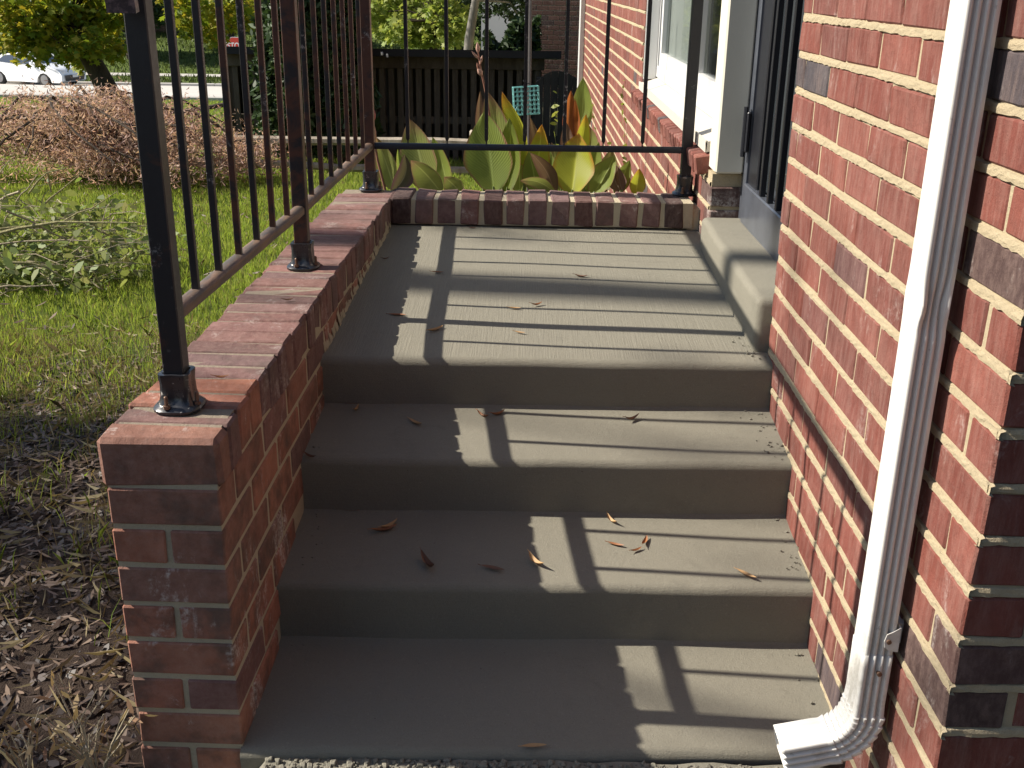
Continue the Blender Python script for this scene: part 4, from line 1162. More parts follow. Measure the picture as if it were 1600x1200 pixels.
def gate():
    y = 13.4; p = [at(u, v, y) for (u, v) in ((838,128),(852,115),(866,110),(882,112),(898,120),(914,132))]; g = gzf(.5, y)
    root = thing('garden_gate', 'dark plank garden gate with arched top between shed and house wall', 'gate', (p[2].x, y, g))
    xs = [q.x for q in p]; zs = [q.z for q in p]; x = xs[0]
    while x < xs[-1]-.03:
        z0 = float(np.interp(x, xs, zs)); z1 = float(np.interp(x+.085, xs, zs)); mb = MB(); yy = y+random.uniform(-.004,.004)
        mb.prism([Vector((x,yy,g))-root.location, Vector((x+.085,yy,g))-root.location, Vector((x+.085,yy,z1))-root.location, Vector((x,yy,z0))-root.location], (0,.022,0)); mb.build('plank', M_gate, root); x += .09
    for z in (g+.3, g+1.0):
        mb = MB(); mb.cbox(Vector((xs[0],y+.03,z))-root.location, Vector((xs[-1],y+.06,z+.09))-root.location, .004); mb.build('cross_rail', M_gate, root)
M_gate = bark('dark_gate_wood', (.028,.026,.026), (.05,.047,.045), 6)
gate()

# split rail fences
def log(a, b, r, seed):
    rr = random.Random(seed); mb = MB(); a = Vector(a); b = Vector(b); n = 7
    pts = [a.lerp(b, i/n)+Vector((0,rr.uniform(-.012,.012),rr.uniform(-.014,.014))) for i in range(n+1)]
    mb.tube(pts, [r*rr.uniform(.85,1.1) for _ in pts], 7); return mb
def rail_fence(label, posts, rails, r, mat, ph):
    base = Vector((posts[0][0], posts[0][1], gzf(posts[0][0], posts[0][1]))); root = thing('split_rail_fence', label, 'fence', base)
    for (x, y, top) in [(p[0], p[1], p[2]) for p in posts]:
        mb = MB(); z = gzf(x, y); mb.cbox(Vector((x-.075,y-.045,z-.2))-base, Vector((x+.075,y+.045,top))-base, .018, jit=.012); mb.build('post', mat, root)
    for i, (a, b) in enumerate(rails):
        mb = log(Vector(a)-base, Vector(b)-base, r, i+ph); mb.build('rail', mat, root, smooth=True, fix=False)
y = 12.0
A = lambda u, v, yy: tuple(at(u, v, yy))
rail_fence('grey weathered split rail fence on the lawn before the shed', [(A(238,200,12.1)[0],12.1,at(238,196,12.1).z),(A(745,200,12.0)[0],12.0,at(745,205,12.0).z)],
           [(A(236,216,12.1),A(752,224,12.0)),(A(236,250,12.1),A(752,268,12.0))], .05, M_pale_wood, 0)
rail_fence('dark split rail fence at the yard edge along the street', [(A(258,180,25)[0],25,at(258,163,25).z),(A(-30,180,25)[0],25,at(-30,166,25).z),(A(405,160,26)[0],26,at(405,148,26).z)],
           [(A(-30,184,25),A(60,174,25)),(A(60,174,25),A(258,180,25)),(A(200,190,24.6),A(262,178,25)),(A(258,178,25),A(405,155,26)),(A(258,203,25),A(405,182,26)),(A(-30,208,25),A(258,203,25))], .055, M_bark, 20)

# ------------------------------------------------------------------ stop sign
def stop_sign():
    c = at(367.5, 72, 48); g = gzf(c.x, c.y); root = thing('stop_sign', 'red octagonal stop sign with white letters on a post', 'sign', (c.x, c.y, g))
    R = lambda p: Vector(p)-root.location
    def octo(r): return [(c.x+r*math.cos(RAD(22.5+45*k)), c.z+r*math.sin(RAD(22.5+45*k))) for k in range(8)]
    mb = MB(); mb.prism([R((x,48,z)) for x, z in octo(.405)], (0,.004,0)); mb.build('white_border', M_signw, root)
    mb = MB(); mb.prism([R((x,47.994,z)) for x, z in octo(.38)], (0,.004,0)); mb.build('face', M_signr, root)
    mb = MB(); mb.cbox(R((c.x-.03,48.006,g-.2)), R((c.x+.03,48.05,c.z+.4)), .004); mb.build('post', M_galv, root)
    cu = bpy.data.curves.new('letters', 'FONT'); cu.body = 'STOP'; cu.size = .36; cu.align_x = 'CENTER'; cu.align_y = 'CENTER'; cu.extrude = .002; cu.offset = .008
    o = bpy.data.objects.new('letters', cu); col.objects.link(o)
    o.rotation_euler = (RAD(90),0,0)
    dg = bpy.context.evaluated_depsgraph_get(); me = bpy.data.meshes.new_from_object(o.evaluated_get(dg)); bpy.data.objects.remove(o)
    q = link('letters', me, root); q.rotation_euler = (RAD(90),0,0); q.location = R((c.x,47.988,c.z)); q.scale = (.78,1.0,1); me.materials.clear(); me.materials.append(M_signw)
M_signr = plain('sign_red', (.55,.05,.03), .5, .4, var=.04); M_signw = plain('sign_white', (.75,.72,.70), .5, .4, var=.03)
stop_sign()

# ------------------------------------------------------------------ parked car
def car():
    rf = at(105, 128, 50.5); g = gzf(0, 51.5)
    root = thing('parked_car', 'white sedan parked across the street under the maple boughs', 'car', (0,0,0))
    # local: +x forward, y left; origin centre at ground
    prof = [(-2.28,.42),(-2.3,.72),(-2.22,.95),(-1.75,1.02),(-1.15,1.38),(-.3,1.47),(.35,1.42),(1.1,1.02),(1.9,.90),(2.22,.74),(2.34,.55),(2.32,.30),(2.2,.22)]
    und = [(1.85,.22),(1.78,.42),(1.6,.58),(1.4,.63),(1.2,.58),(1.02,.42),(.95,.20),(-.9,.20),(-.97,.42),(-1.15,.58),(-1.35,.63),(-1.55,.58),(-1.73,.42),(-1.8,.24)]
    poly = prof+und
    ys = [-.90,-.86,-.60,0,.60,.86,.90]
    def wz(x, z, y):
        t = max(0, (z-.95)/.52); yy = y*(1-.24*t); xx = x
        if abs(x) > 1.9: yy *= 1-.16*((abs(x)-1.9)/.44)
        if abs(y) > .88: z = min(z, 1.42) if z > 1 else z
        if abs(y) < .5 and x > 2: xx += .07
        return (xx, yy, z)
    mb = MB(); n = len(poly); V = [wz(x, z, y) for y in ys for (x, z) in poly]; F = []
    for i in range(len(ys)-1):
        for k in range(n): F.append((i*n+k, i*n+(k+1) % n, (i+1)*n+(k+1) % n, (i+1)*n+k))
    F.append(tuple(range(n))); F.append(tuple(reversed(range((len(ys)-1)*n, len(ys)*n)))); mb.add(V, F)
    mb.build('body', M_carw, root, smooth=True)
    def panel(name, pts, mat, s=-1, lift=.012, par=root):
        for sg in ((-1, 1) if s == 0 else (s,)):
            q = MB(); P = [Vector(wz(x, z, sg*.90))+Vector((0, sg*lift, 0)) for (x, z) in pts]; q.prism(P, (0, -sg*.02, 0)); q.build(name, mat, par)
    panel('side_window', [(-.42,1.0),(-.42,1.38),(-1.0,1.33),(-1.45,1.05)], M_carg, 0)
    panel('side_window', [(.88,1.0),(.35,1.34),(-.36,1.38),(-.36,1.0)], M_carg, 0)
    q = MB(); q.prism([(1.06,-.60,1.06),(.42,-.52,1.405),(.42,.52,1.405),(1.06,.60,1.06)], (.016,0,.02)); q.build('windscreen', M_carg, root)
    q = MB(); q.prism([(2.36,-.55,.30),(2.40,-.62,.56),(2.40,.62,.56),(2.36,.55,.30)], (.03,0,0)); q.build('grille', M_black, root)
    q = MB(); q.prism([(2.38,-.17,.44),(2.385,-.17,.56),(2.385,.17,.56),(2.38,.17,.44)], (.06,0,0)); q.build('number_plate', M_vinyl, root)
    for sg in (-1, 1):
        q = MB(); q.prism([(2.02,sg*.82,.70),(2.05,sg*.80,.82),(2.33,sg*.52,.76),(2.36,sg*.52,.66)], (.05,0,.01)); q.build('headlight', M_headl, root)
        q = MB(); q.cbox((.72,sg*.90-.05+sg*.06,.98), (.88,sg*.90+.05+sg*.06,1.1), .02); q.build('mirror', M_carw, root)
        for x in (1.40,-1.35):
            wl = MB(); ring = [(.0,.325),(.2,.325)]
            wl.tube([(x,sg*.70,.325),(x,sg*.72,.325),(x,sg*.87,.325),(x,sg*.885,.325)], [.30,.325,.325,.30], 20); t = wl.build('wheel', M_tyre, root, smooth=True)
            rm = MB(); rm.tube([(x,sg*.80,.325),(x,sg*.893,.325),(x,sg*.90,.325)], [.215,.215,.15], 16); rm.build('rim', M_rim, t, smooth=True)
    root.rotation_euler = (0,0,RAD(-22)); root.location = (rf.x-1.95, rf.y+1.2, gzf(0.0, 51.7)+.03)
M_carw = plain('white_car_paint', (.78,.79,.80), .25, .6, var=.02); M_carg = plain('car_glass', (.03,.045,.07), .06, .8, var=.1)
M_tyre = plain('tyre_rubber', (.02,.02,.02), .85); M_rim = plain('grey_rim', (.25,.25,.26), .35, .5, .8); M_headl = plain('headlight_glass', (.5,.52,.55), .1, .7)
car()

# ------------------------------------------------------------------ buildings beyond
def simple_house(name, label, lo, hi, rot, wall, roofm, roof_h, wins, extra=None):
    c = ((lo[0]+hi[0])/2, (lo[1]+hi[1])/2, lo[2]); root = thing(name, label, 'house', c)
    hx, hy = (hi[0]-lo[0])/2, (hi[1]-lo[1])/2; H = hi[2]-lo[2]
    mb = MB(); mb.box((-hx,-hy,-.5), (hx,hy,H)); mb.build('wall', wall, root)
    mb = MB(); mb.prism([(-hx-.3,-hy-.35,H+.005),(-hx-.3,0,H+roof_h),(-hx-.3,hy+.35,H+.005)], (2*hx+.6,0,0)); mb.build('roof', roofm, root)
    for (x, z, ww, hh) in wins:
        mb = MB(); mb.cbox((x-ww/2-.08,-hy-.04,z-.08), (x+ww/2+.08,-hy+.02,z+hh+.08), .01); f = mb.build('window', M_vinyl, root)
        mb = MB(); mb.box((x-ww/2,-hy-.05,z), (x+ww/2,-hy-.035,z+hh)); mb.build('pane', M_carg, f)
    if extra: extra(root, hx, hy, H)
    root.rotation_euler = (0,0,rot); return root
M_darkbrick_w = NT('brown_brick_wall', .9, .2)
def _bw(t, c1, c2, mo, sc_):
    g = t.node('ShaderNodeTexCoord'); mp = t.node('ShaderNodeMapping'); mp.inputs['Rotation'].default_value = (RAD(90),0,0); t.l(g.outputs['Object'], mp.inputs['Vector'])
    q = t.node('ShaderNodeTexBrick'); q.inputs['Scale'].default_value = sc_; q.inputs['Color1'].default_value = (*c1,1); q.inputs['Color2'].default_value = (*c2,1); q.inputs['Mortar'].default_value = (*mo,1)
    q.inputs['Mortar Size'].default_value = .012; q.inputs['Brick Width'].default_value = .42; q.inputs['Row Height'].default_value = .16; t.l(mp.outputs[0], q.inputs['Vector'])
    t.color(t.mix(t.math('MULTIPLY', t.noise(t.pos(), 3, 5), .6), q.outputs[0], tuple(x*.6 for x in c1))); return t.m
M_farbrick = _bw(M_darkbrick_w, (.12,.075,.06), (.16,.10,.08), (.2,.17,.14), 2.0)
def porch(root, hx, hy, H):
    for x in (hx-5.6, hx-9.5):
        mb = MB(); mb.cbox((x-.11,-hy-2.1,-.5), (x+.11,-hy-1.88,2.5), .02); mb.build('porch_column', M_vinyl, root)
    mb = MB(); mb.box((hx-11,-hy-2.3,2.5), (hx-4.5,-hy-.06,2.75)); mb.build('porch_roof', M_roof, root)
    mb = MB(); mb.box((hx-7.9,-hy-.06,-.2), (hx-6.9,-hy+.01,2.0)); mb.build('door', M_black, root)
zg = gzf(-28, 74)
simple_house('far_house', 'brown brick house in shade beyond the street behind the maple', (-46,75,zg), (-20.5,85,zg+4.2), 0, M_farbrick, M_roof, 2.6, [(-9,1.0,1.6,1.3),(-4,1.0,1.2,1.3),(1,1.0,1.6,1.3)], porch)
def nb_bricks(root, hx, hy, H):
    mb = MB()
    for r in range(int(H/.0812)):
        if r*.0812 < .6: continue
        x = -hx-(.1 if r % 2 else 0)
        while x < min(hx, -hx+4.0):
            mb.cbox((max(x,-hx-.002),-hy-.012,r*.0812), (x+.196,-hy+.02,r*.0812+.07), .003); x += .2045
    o = mb.build('brick_courses', M_nbr, root, fix=False); o['kind'] = 'stuff'
    mb = MB()
    mb.cbox((-hx+1.3,-hy-.09,1.2), (-hx+1.42,-hy-.02,1.8), .01); mb.build('meter_box', M_galv, root)
M_nbr = brick_mat('neighbour_brick', [(0,(.085,.042,.033)),(.5,(.13,.062,.045)),(1,(.06,.036,.032))], True, .4)
p = at(829, 60, 19.5); zg = gzf(p.x, 20)
nb = simple_house('neighbour_house', 'neighbouring brick house in dappled shade behind the garden gate', (p.x,20.3,zg), (p.x+7,29.3,zg+4.6), 0, M_mortar_g, M_roof, 2.2, [], nb_bricks)
nb.rotation_euler = (0,0,RAD(-9)); hx, hy = 3.5, 4.5
cR = Vector((math.cos(RAD(-9))*-hx-math.sin(RAD(-9))*-hy, math.sin(RAD(-9))*-hx+math.cos(RAD(-9))*-hy, 0))
nb.location = Vector((p.x, 19.5, zg))-cR
p0 = at(752, 20, 62); zg = gzf(p0.x, 62)
simple_house('pale_house', 'pale rendered house seen between the trunk and the neighbouring wall', (p0.x,62,zg), (p0.x+9,70,zg+5.5), 0, plain('pale_render', (.62,.56,.52), .9, .2, var=.05, sc_=2), M_roof, 2.0, [(1.5,2.6,1.0,1.1)])
# hedge
def hedge(label, x0, x1, y, z1, n):
    g = gzf((x0+x1)/2, y); root = thing('hedge', label, 'hedge', ((x0+x1)/2, y, g)); mb = MB()
    for k in range(5): xx = (x0-x1)/2+(x1-x0)*(k+.5)/5; mb.tube([(xx,0,-.1),(xx+.05,0,(z1-g)*.7)], [.05,.02], 6)
    mb.build('trunk', M_bark, root, fix=False)
    P = np.stack([rng.uniform((x0-x1)/2,(x1-x0)/2,n), rng.uniform(-.5,.5,n), rng.uniform(0,1,n)**.8*(z1-g)], -1); P[:,2] *= 1+.10*np.sin(P[:,0]*5)+.06*np.sin(P[:,0]*13+1)
    leaf_cloud('crown', P, .13, LEAF_OVAL, M_green, root, .1)
hedge('dark clipped hedge behind the roof of the slatted shed', at(758,60,18.5).x, at(842,60,18.5).x, 18.5, at(800,44,18.5).z, 9000)
# trees across the street
spots = [(-40,66),(-33,69.5),(-27.5,67),(-18.8,71),(-14.5,66),(-9.2,64),(-5.5,70),(-1.5,66),(3.0,72),(-23,64.5),(-12,82),(-3,84),(6,66),(-46,62)]
names = ['far left tree across the street, left of the parked car','tall tree in front of the brown far house, left part','tree before the brown far house above the car roof','tree at the right corner of the brown far house','tree right of the driveway behind the stop sign','tree on the far bank right of the stop sign','round dark tree in the gap right of the evergreens','dark tree on the bank behind the light green tree','tree on the far bank behind the pale house corner','slender tree on the bank above the car bonnet','tree high on the bank behind the driveway','tree highest on the bank behind the garden tree','dark tree right of the pale house','tree at the far left edge across the street']
for (x, y), nm in zip(spots, names):
    b = Vector((x, y, gzf(x, y))); h = random.uniform(6.5, 9); lean = random.uniform(-.4,.4)
    lowz = random.uniform(1.3, 2.4) if x < -8 else .8
    cl = blob_clumps((x+lean, y, b.z+h*.55+lowz*.4), (2.6,2.2,h*.42), 22, 1.05, 230)
    tree('tree', nm, 'tree', b, [(b,.28),(b+Vector((lean*.4,0,h*.4)),.2),(b+Vector((lean,0,h*.8)),.07)], auto_limbs(None, cl[:9], .07, b+Vector((lean*.4,0,h*.4))), cl, .34, LEAF_OVAL, M_green if random.random() < .7 else M_maple_g, M_bark, group='trees on the bank across the street')
# wood behind everything
n = 26000; x = rng.uniform(-95, 40, n); z = rng.uniform(0, 1, n)**.9; y = 100+rng.uniform(-4, 6, n)
H = 9+3*nzC(x*.3, x*0+3)
P = np.stack([x+.8*np.sin(9*z), y, gz(x, y)-.5+z*H], -1)
tag(leaf_cloud('woods_and_shade_screen', P, 1.25, LEAF_OVAL, M_green, None, .1), kind='stuff')
# two wires
root = thing('overhead_wires', 'two thin dark overhead wires crossing in front of the light green tree', 'wires', at(660,20,31))
for v in (15, 24):
    a = at(420, v-3, 31); c = at(900, v-8, 31); mb = MB(); pts = [a.lerp(c, k/12)+Vector((0,0,-.06*(1-((k-6)/6)**2))) for k in range(13)]
    mb.tube([q-root.location for q in pts], .011, 5); mb.build('wire', M_black, root, fix=False)

# ------------------------------------------------------------------ suet feeder on a hook
def feeder():
    y = 5.6; px = at(827, 100, y); g = gzf(px.x, y)
    root = thing('garden_hook', 'thin black shepherd hook pole standing among the canna leaves', 'hook', (px.x, y, g))
    R = lambda p: Vector(p)-root.location
    q = MB(); pts = [(px.x+.01,y,g-.1)]+[(px.x+.01-.012*k/6, y, g+(1.62-g)*k/6) for k in range(1,7)]+[(px.x-.0+.10*(1-math.cos(RAD(a)))-.002, y, 1.62+.10*math.sin(RAD(a))) for a in range(20,200,20)]
    q.tube([R(p) for p in pts], .0085, 8); q.build('pole', plain('grey_iron_pole', (.07,.06,.06), .5, .5, var=.3, sc_=40), root, smooth=True)
    q = MB(); q.tube([R(p) for p in ((px.x+.012,y-.012,.93),(px.x-.02,y-.03,.928),(px.x-.03,y-.045,.915))], .003, 6); q.build('side_hook', M_black, root)
    f = thing('suet_feeder', 'turquoise wire suet cage hanging on the hook pole', 'bird feeder', at(822,157,y-.06))
    M_teal = plain('turquoise_wire', (.15,.38,.37), .4, .5, var=.05)
    mb = MB(); W, Hh, D = .064, .068, .02; rw = .0021
    for yy in (-D, D):
        for k in range(7): x = -W+2*W*k/6; mb.tube([(x,yy,-Hh),(x,yy,Hh)], rw if 0 < k < 6 else rw*1.4, 5)
        for k in range(7): z = -Hh+2*Hh*k/6; mb.tube([(-W,yy,z),(W,yy,z)], rw if 0 < k < 6 else rw*1.4, 5)
    for sx in (-W, W):
        for k in range(5): z = -Hh+2*Hh*k/4; mb.tube([(sx,-D,z),(sx,D,z)], rw, 5)
    for k in range(5): x = -W+2*W*k/4; mb.tube([(x,-D,-Hh),(x,D,-Hh)], rw, 5)
    mb.build('cage', M_teal, f, fix=False)
    mb = MB(); mb.tube([(-.036+.026*math.cos(RAD(a)),-D-.004,-.068+.05*math.sin(RAD(a))) for a in range(0,181,20)], .003, 6); mb.build('latch', M_teal, f)
    mb = MB(); mb.tube([(0,0,Hh),(-.004,.0,.085),(-.008,.01,.10)], .002, 5); mb.build('chain', M_black, f)
    f.rotation_euler = (0, RAD(-3.5), RAD(8))
feeder()

# ------------------------------------------------------------------ canna lilies behind the low wall
def canna_mat(name, body, edge, e0, e1, vein=.4, tr=.4, tip=None):
    t = NT(name, .42, .45)
    uv = t.node('ShaderNodeUVMap'); sp = t.node('ShaderNodeSeparateXYZ'); t.l(uv.outputs[0], sp.inputs[0])
    au = t.math('ABSOLUTE', t.math('SUBTRACT', t.math('MULTIPLY', sp.outputs[0], 2), 1)); v = sp.outputs[1]
    n = t.noise(t.pos(), 9, 4, .6); n2 = t.noise(t.pos(), 60, 3)
    c = t.mix(n, body, tuple(min(1, x*1.3) for x in body))
    w_ = t.math('SINE', t.math('ADD', t.math('MULTIPLY', v, 150), t.math('MULTIPLY', au, -46)))
    c = t.mix(t.math('MULTIPLY', t.step(w_, .2, 1), vein), c, tuple(x*.62 for x in body))
    c = t.mix(t.step(au, .07, .03), c, tuple(min(1, x*1.6+.03) for x in body))
    ed = t.math('ADD', au, t.math('MULTIPLY', t.math('SUBTRACT', n, .5), .35))
    c = t.mix(t.step(ed, e0, e1), c, edge)
    if tip: c = t.mix(t.step(t.math('ADD', v, t.math('MULTIPLY', t.math('SUBTRACT', n2, .5), .2)), .72, .98), c, tip)
    t.color(c); t.bump(w_, .35, .002)
    x = t.node('ShaderNodeBsdfTranslucent'); t.l(t.mix(.3, c, (1,.95,.3), 'MULTIPLY'), x.inputs[0])
    ms = t.node('ShaderNodeMixShader'); ms.inputs[0].default_value = tr
    t.l(t.b.outputs[0], ms.inputs[1]); t.l(x.outputs[0], ms.inputs[2]); t.l(ms.outputs[0], t.n['Material Output'].inputs['Surface']); return t.m
MC = {'g': canna_mat('canna_green', (.20,.25,.055), (.24,.12,.07), .86, 1.0, tr=.5),
      'o': canna_mat('canna_olive', (.21,.235,.07), (.25,.14,.09), .82, 1.0, tr=.5, tip=(.24,.14,.09)),
      'y': canna_mat('canna_yellow', (.34,.36,.04), (.38,.17,.03), .80, 1.05, .2, .5, tip=(.42,.18,.03)),
      'r': canna_mat('canna_orange', (.30,.10,.03), (.18,.05,.03), .6, 1.0, .15, .5),
      'b': canna_mat('canna_brown', (.17,.11,.07), (.12,.06,.045), .5, 1.0, .2, .35),
      'p': canna_mat('canna_purple', (.10,.085,.05), (.10,.05,.06), .45, .9, .2, .3)}
def canna_leaf(root, base, tip, width, kind, fold=.25, turn=0.0, bow=.08, side=0.0, belly=.38):
    """leaf blade from base to tip; turn rotates it about its own length away from facing the viewer"""
    base = Vector(base); tip = Vector(tip); ax = tip-base; L = ax.length; t = ax.normalized()
    nrm = Vector((0,-1,.15)); nrm = (nrm-t*nrm.dot(t)).normalized(); nrm = Matrix.Rotation(turn, 3, t) @ nrm; s = t.cross(nrm).normalized()
    nl, nw = 22, 12; V = []; UV = []; F = []
    for i in range(nl+1):
        f = i/nl
        wv = (f/belly)**.55 if f < belly else max(0, 1-((f-belly)/(1-belly))**1.9)**.95
        if f < .06: wv = max(.10, wv*.8)
        c = base+ax*f+nrm*(-bow*L*math.sin(math.pi*f))+s*(side*L*math.sin(math.pi*f))+nrm*(.06*L*max(0, f-.8)*random.uniform(.6,1))
        for j in range(nw+1):
            u = j/nw*2-1; hw = width*.5*wv
            wav = .03*width*math.sin(9*f+3*u+hash(kind) % 5)*abs(u)
            V.append(c+s*(u*hw)+nrm*(abs(u)**1.3*hw*fold*1.6+wav)); UV.append((j/nw, f))
    for i in range(nl):
        for j in range(nw): F.append((i*(nw+1)+j, i*(nw+1)+j+1, (i+1)*(nw+1)+j+1, (i+1)*(nw+1)+j))
    me = bpy.data.meshes.new('leaf'); me.from_pydata([v-root.location for v in V], [], F)
    ul = me.uv_layers.new(name='UVMap'); ul.data.foreach_set('uv', [x for l in me.loops for x in UV[l.vertex_index]])
    me.materials.append(MC[kind]); me.polygons.foreach_set('use_smooth', [True]*len(F)); return link('leaf', me, root)
M_stem = plain('canna_stem', (.12,.15,.05), .5, .4, var=.3); M_stalk = plain('canna_flower_stalk', (.20,.09,.06), .6, .3, var=.3, sc_=40); M_bud = plain('canna_bud', (.35,.09,.09), .5, .4, var=.3, sc_=60); M_budd = plain('dried_bud', (.42,.25,.19), .7, .3, var=.3, sc_=60)
def canna(label, bx, y, leaves, stalks=()):
    g = gzf(bx, y); root = thing('canna_lily', label, 'plant', (bx, y, g-.02), 'canna lilies behind the low wall')
    for k, L in enumerate(leaves):
        (bu, bv), (tu, tv), wpx, kind = L[:4]; opt = L[4] if len(L) > 4 else {}
        yy = y+opt.pop('dy', 0); d = yy*.934+.3
        B = at(bu, bv, yy); T = at(tu, tv, yy+opt.pop('ty', random.uniform(-.04,.06)))
        opt['turn'] = opt.get('turn', 0)*.8-.35; canna_leaf(root, B, T, wpx*1.36/FPX*d, kind, **opt)
        mb = MB(); g0 = Vector((bx+random.uniform(-.05,.05), yy, g-.02)); mid = g0.lerp(B, .6)+Vector((0,0,.02))
        mb.tube([g0-root.location, mid-root.location, B-root.location, B.lerp(T,.10)-root.location], [.011,.010,.008,.003], 7); mb.build('stem', M_stem, root, smooth=True, fix=False)
    for (pts, dy, buds) in stalks:
        P = [at(u, v, y+dy) for u, v in pts]; mb = MB(); mb.tube([Vector((bx,y,g))-root.location]+[p-root.location for p in P], [.007]+[.006-.004*i/len(P) for i in range(len(P))], 7); mb.build('flower_stalk', M_stalk, root, smooth=True, fix=False)
        for (u, v, u2, v2, r, mt) in buds:
            a = at(u, v, y+dy-.005); c = at(u2, v2, y+dy-.012); b = MB(); b.tube([a-root.location, a.lerp(c,.35)-root.location, a.lerp(c,.7)-root.location, c-root.location], [r*.4, r, r*.75, r*.1], 7); b.build('bud', mt, root, smooth=True, fix=False)
canna('canna lily with olive green leaves beside the corner post of the railing', at(655,300,4.75).x, 4.75, [
    ((668,300),(640,185),48,'o',dict(fold=.2,bow=.03,dy=.05)), ((690,302),(642,250),32,'o',dict(fold=.3,dy=-.1)), ((617,300),(588,214),26,'o',dict(fold=.3,dy=.1,turn=.3)),
    ((612,302),(632,240),22,'p',dict(fold=.4,side=.16,turn=.6,dy=-.05)), ((633,302),(621,232),11,'g',dict(fold=.5,turn=.9,dy=.0)), ((722,304),(694,276),26,'o',dict(dy=-.1)), ((600,296),(596,236),16,'g',dict(dy=.2,turn=.5)), ((700,300),(676,214),24,'g',dict(dy=.2,fold=.3))],
    [([(590,250),(584,215),(583,180),(582,158)], .12, [(584,222,585,197,.012,M_budd),(583,190,585,172,.010,M_bud),(583,178,579,160,.008,M_bud)])])
canna('canna lily with the broadest upright green leaf and a tall spent reddish flower stalk', at(782,300,4.55).x, 4.55, [
    ((772,304),(757,174),60,'g',dict(fold=.18,bow=.02,ty=.02)), ((786,300),(762,142),45,'o',dict(fold=.25,dy=.1,ty=.05)), ((824,262),(785,143),30,'y',dict(fold=.5,turn=-.5,dy=.12,side=.04)), ((792,304),(796,184),31,'g',dict(fold=.2,dy=.03)), ((752,240),(750,142),13,'b',dict(fold=.5,turn=.7,dy=.15))],
    [([(770,240),(764,175),(758,140),(752,112),(749,95),(746,72)], .05, [(747,82,746,66,.010,M_budd),(748,92,737,80,.006,M_budd),(750,100,754,86,.006,M_budd),(751,112,745,98,.010,M_stalk),(752,118,747,104,.012,M_budd)])])
canna('canna lily with yellow tipped leaves and one rolled dark orange leaf', at(865,300,4.6).x, 4.6, [
    ((834,304),(847,194),29,'y',dict(fold=.3,turn=.3,dy=.03)), ((868,300),(830,184),24,'b',dict(fold=.35,side=-.08,dy=.16,turn=-.4)), ((893,306),(904,208),51,'y',dict(fold=.2,bow=.02,dy=-.08)), ((906,216),(911,121),27,'g',dict(fold=.2,dy=.12)),
    ((888,225),(892,141),17,'r',dict(fold=.5,turn=.6,dy=.1)), ((901,222),(899,153),11,'r',dict(fold=.4,turn=-.5,dy=.08)), ((905,260),(916,178),18,'y',dict(fold=.3,turn=.4,dy=.06)), ((925,262),(921,196),22,'o',dict(fold=.3,dy=.2)), ((838,306),(826,236),26,'g',dict(fold=.25,dy=-.05)),
    ((868,306),(828,238),20,'b',dict(fold=.4,side=.08,dy=-.1,turn=.4)), ((888,250),(884,190),16,'b',dict(fold=.3,turn=.3,dy=.02)), ((812,304),(806,226),30,'g',dict(fold=.25,dy=.14)), ((850,304),(858,232),26,'g',dict(fold=.25,dy=.1,turn=.2)), ((868,302),(812,282),16,'o',dict(fold=.3,side=.1,dy=-.16)), ((878,300),(862,222),24,'o',dict(fold=.25,dy=.2))])
canna('canna lily with drooping brown leaf nearest the sunlit house wall', at(955,300,4.7).x, 4.7, [
    ((925,306),(960,243),33,'g',dict(fold=.3,turn=-.2,dy=-.1)), ((945,300),(956,232),26,'o',dict(fold=.25,dy=.15)), ((970,302),(957,254),22,'b',dict(fold=.45,side=-.06,dy=.0,turn=.4)), ((912,304),(936,222),26,'g',dict(fold=.25,dy=.05)), ((962,306),(984,250),20,'g',dict(fold=.25,dy=.05,turn=.3)), ((994,308),(999,263),19,'y',dict(fold=.3,turn=.5,dy=-.15)), ((938,300),(934,238),20,'g',dict(dy=.2,turn=.3)), ((972,300),(966,262),12,'b',dict(fold=.6,turn=.8,dy=-.12))])
# climbing weed on the house wall and yellow green ground cover
def vine():
    root = thing('wall_vine', 'thin climbing vine with small yellow green leaves on the brick wall', 'vine', (XW-.01, 5.3, gzf(.6,5.3)))
    mb = MB(); P = []
    for (a, b, y) in (((870,285),(866,160),5.2),((935,300),(925,165),5.6),((975,285),(975,130),5.0),((968,280),(952,225),5.1)):
        p = [at(a[0]+(b[0]-a[0])*k/8+random.uniform(-3,3), a[1]+(b[1]-a[1])*k/8, y) for k in range(9)]
        if a[0] > 900: p = [Vector((XW-.012, q.y*(XW-.012)/q.x if q.x > .2 else q.y, ZC+(q.z-ZC)*((XW-.012)/q.x))) for q in p]
        mb.tube([q-root.location for q in p], .0016, 4)
        for q in p[2:]:
            for j in range(2): P.append(np.array(q-root.location)+rng.normal(size=3)*np.array([.004,.03,.025]))
    mb.build('stem', M_stem, root, fix=False)['kind'] = 'stuff'; leaf_cloud('leaf', np.array(P), .035, LEAF_OVAL, leaf_mat('vine_leaf', [(.22,.26,.05),(.30,.32,.07)], .5), root, .1)['kind'] = 'stuff'
vine()
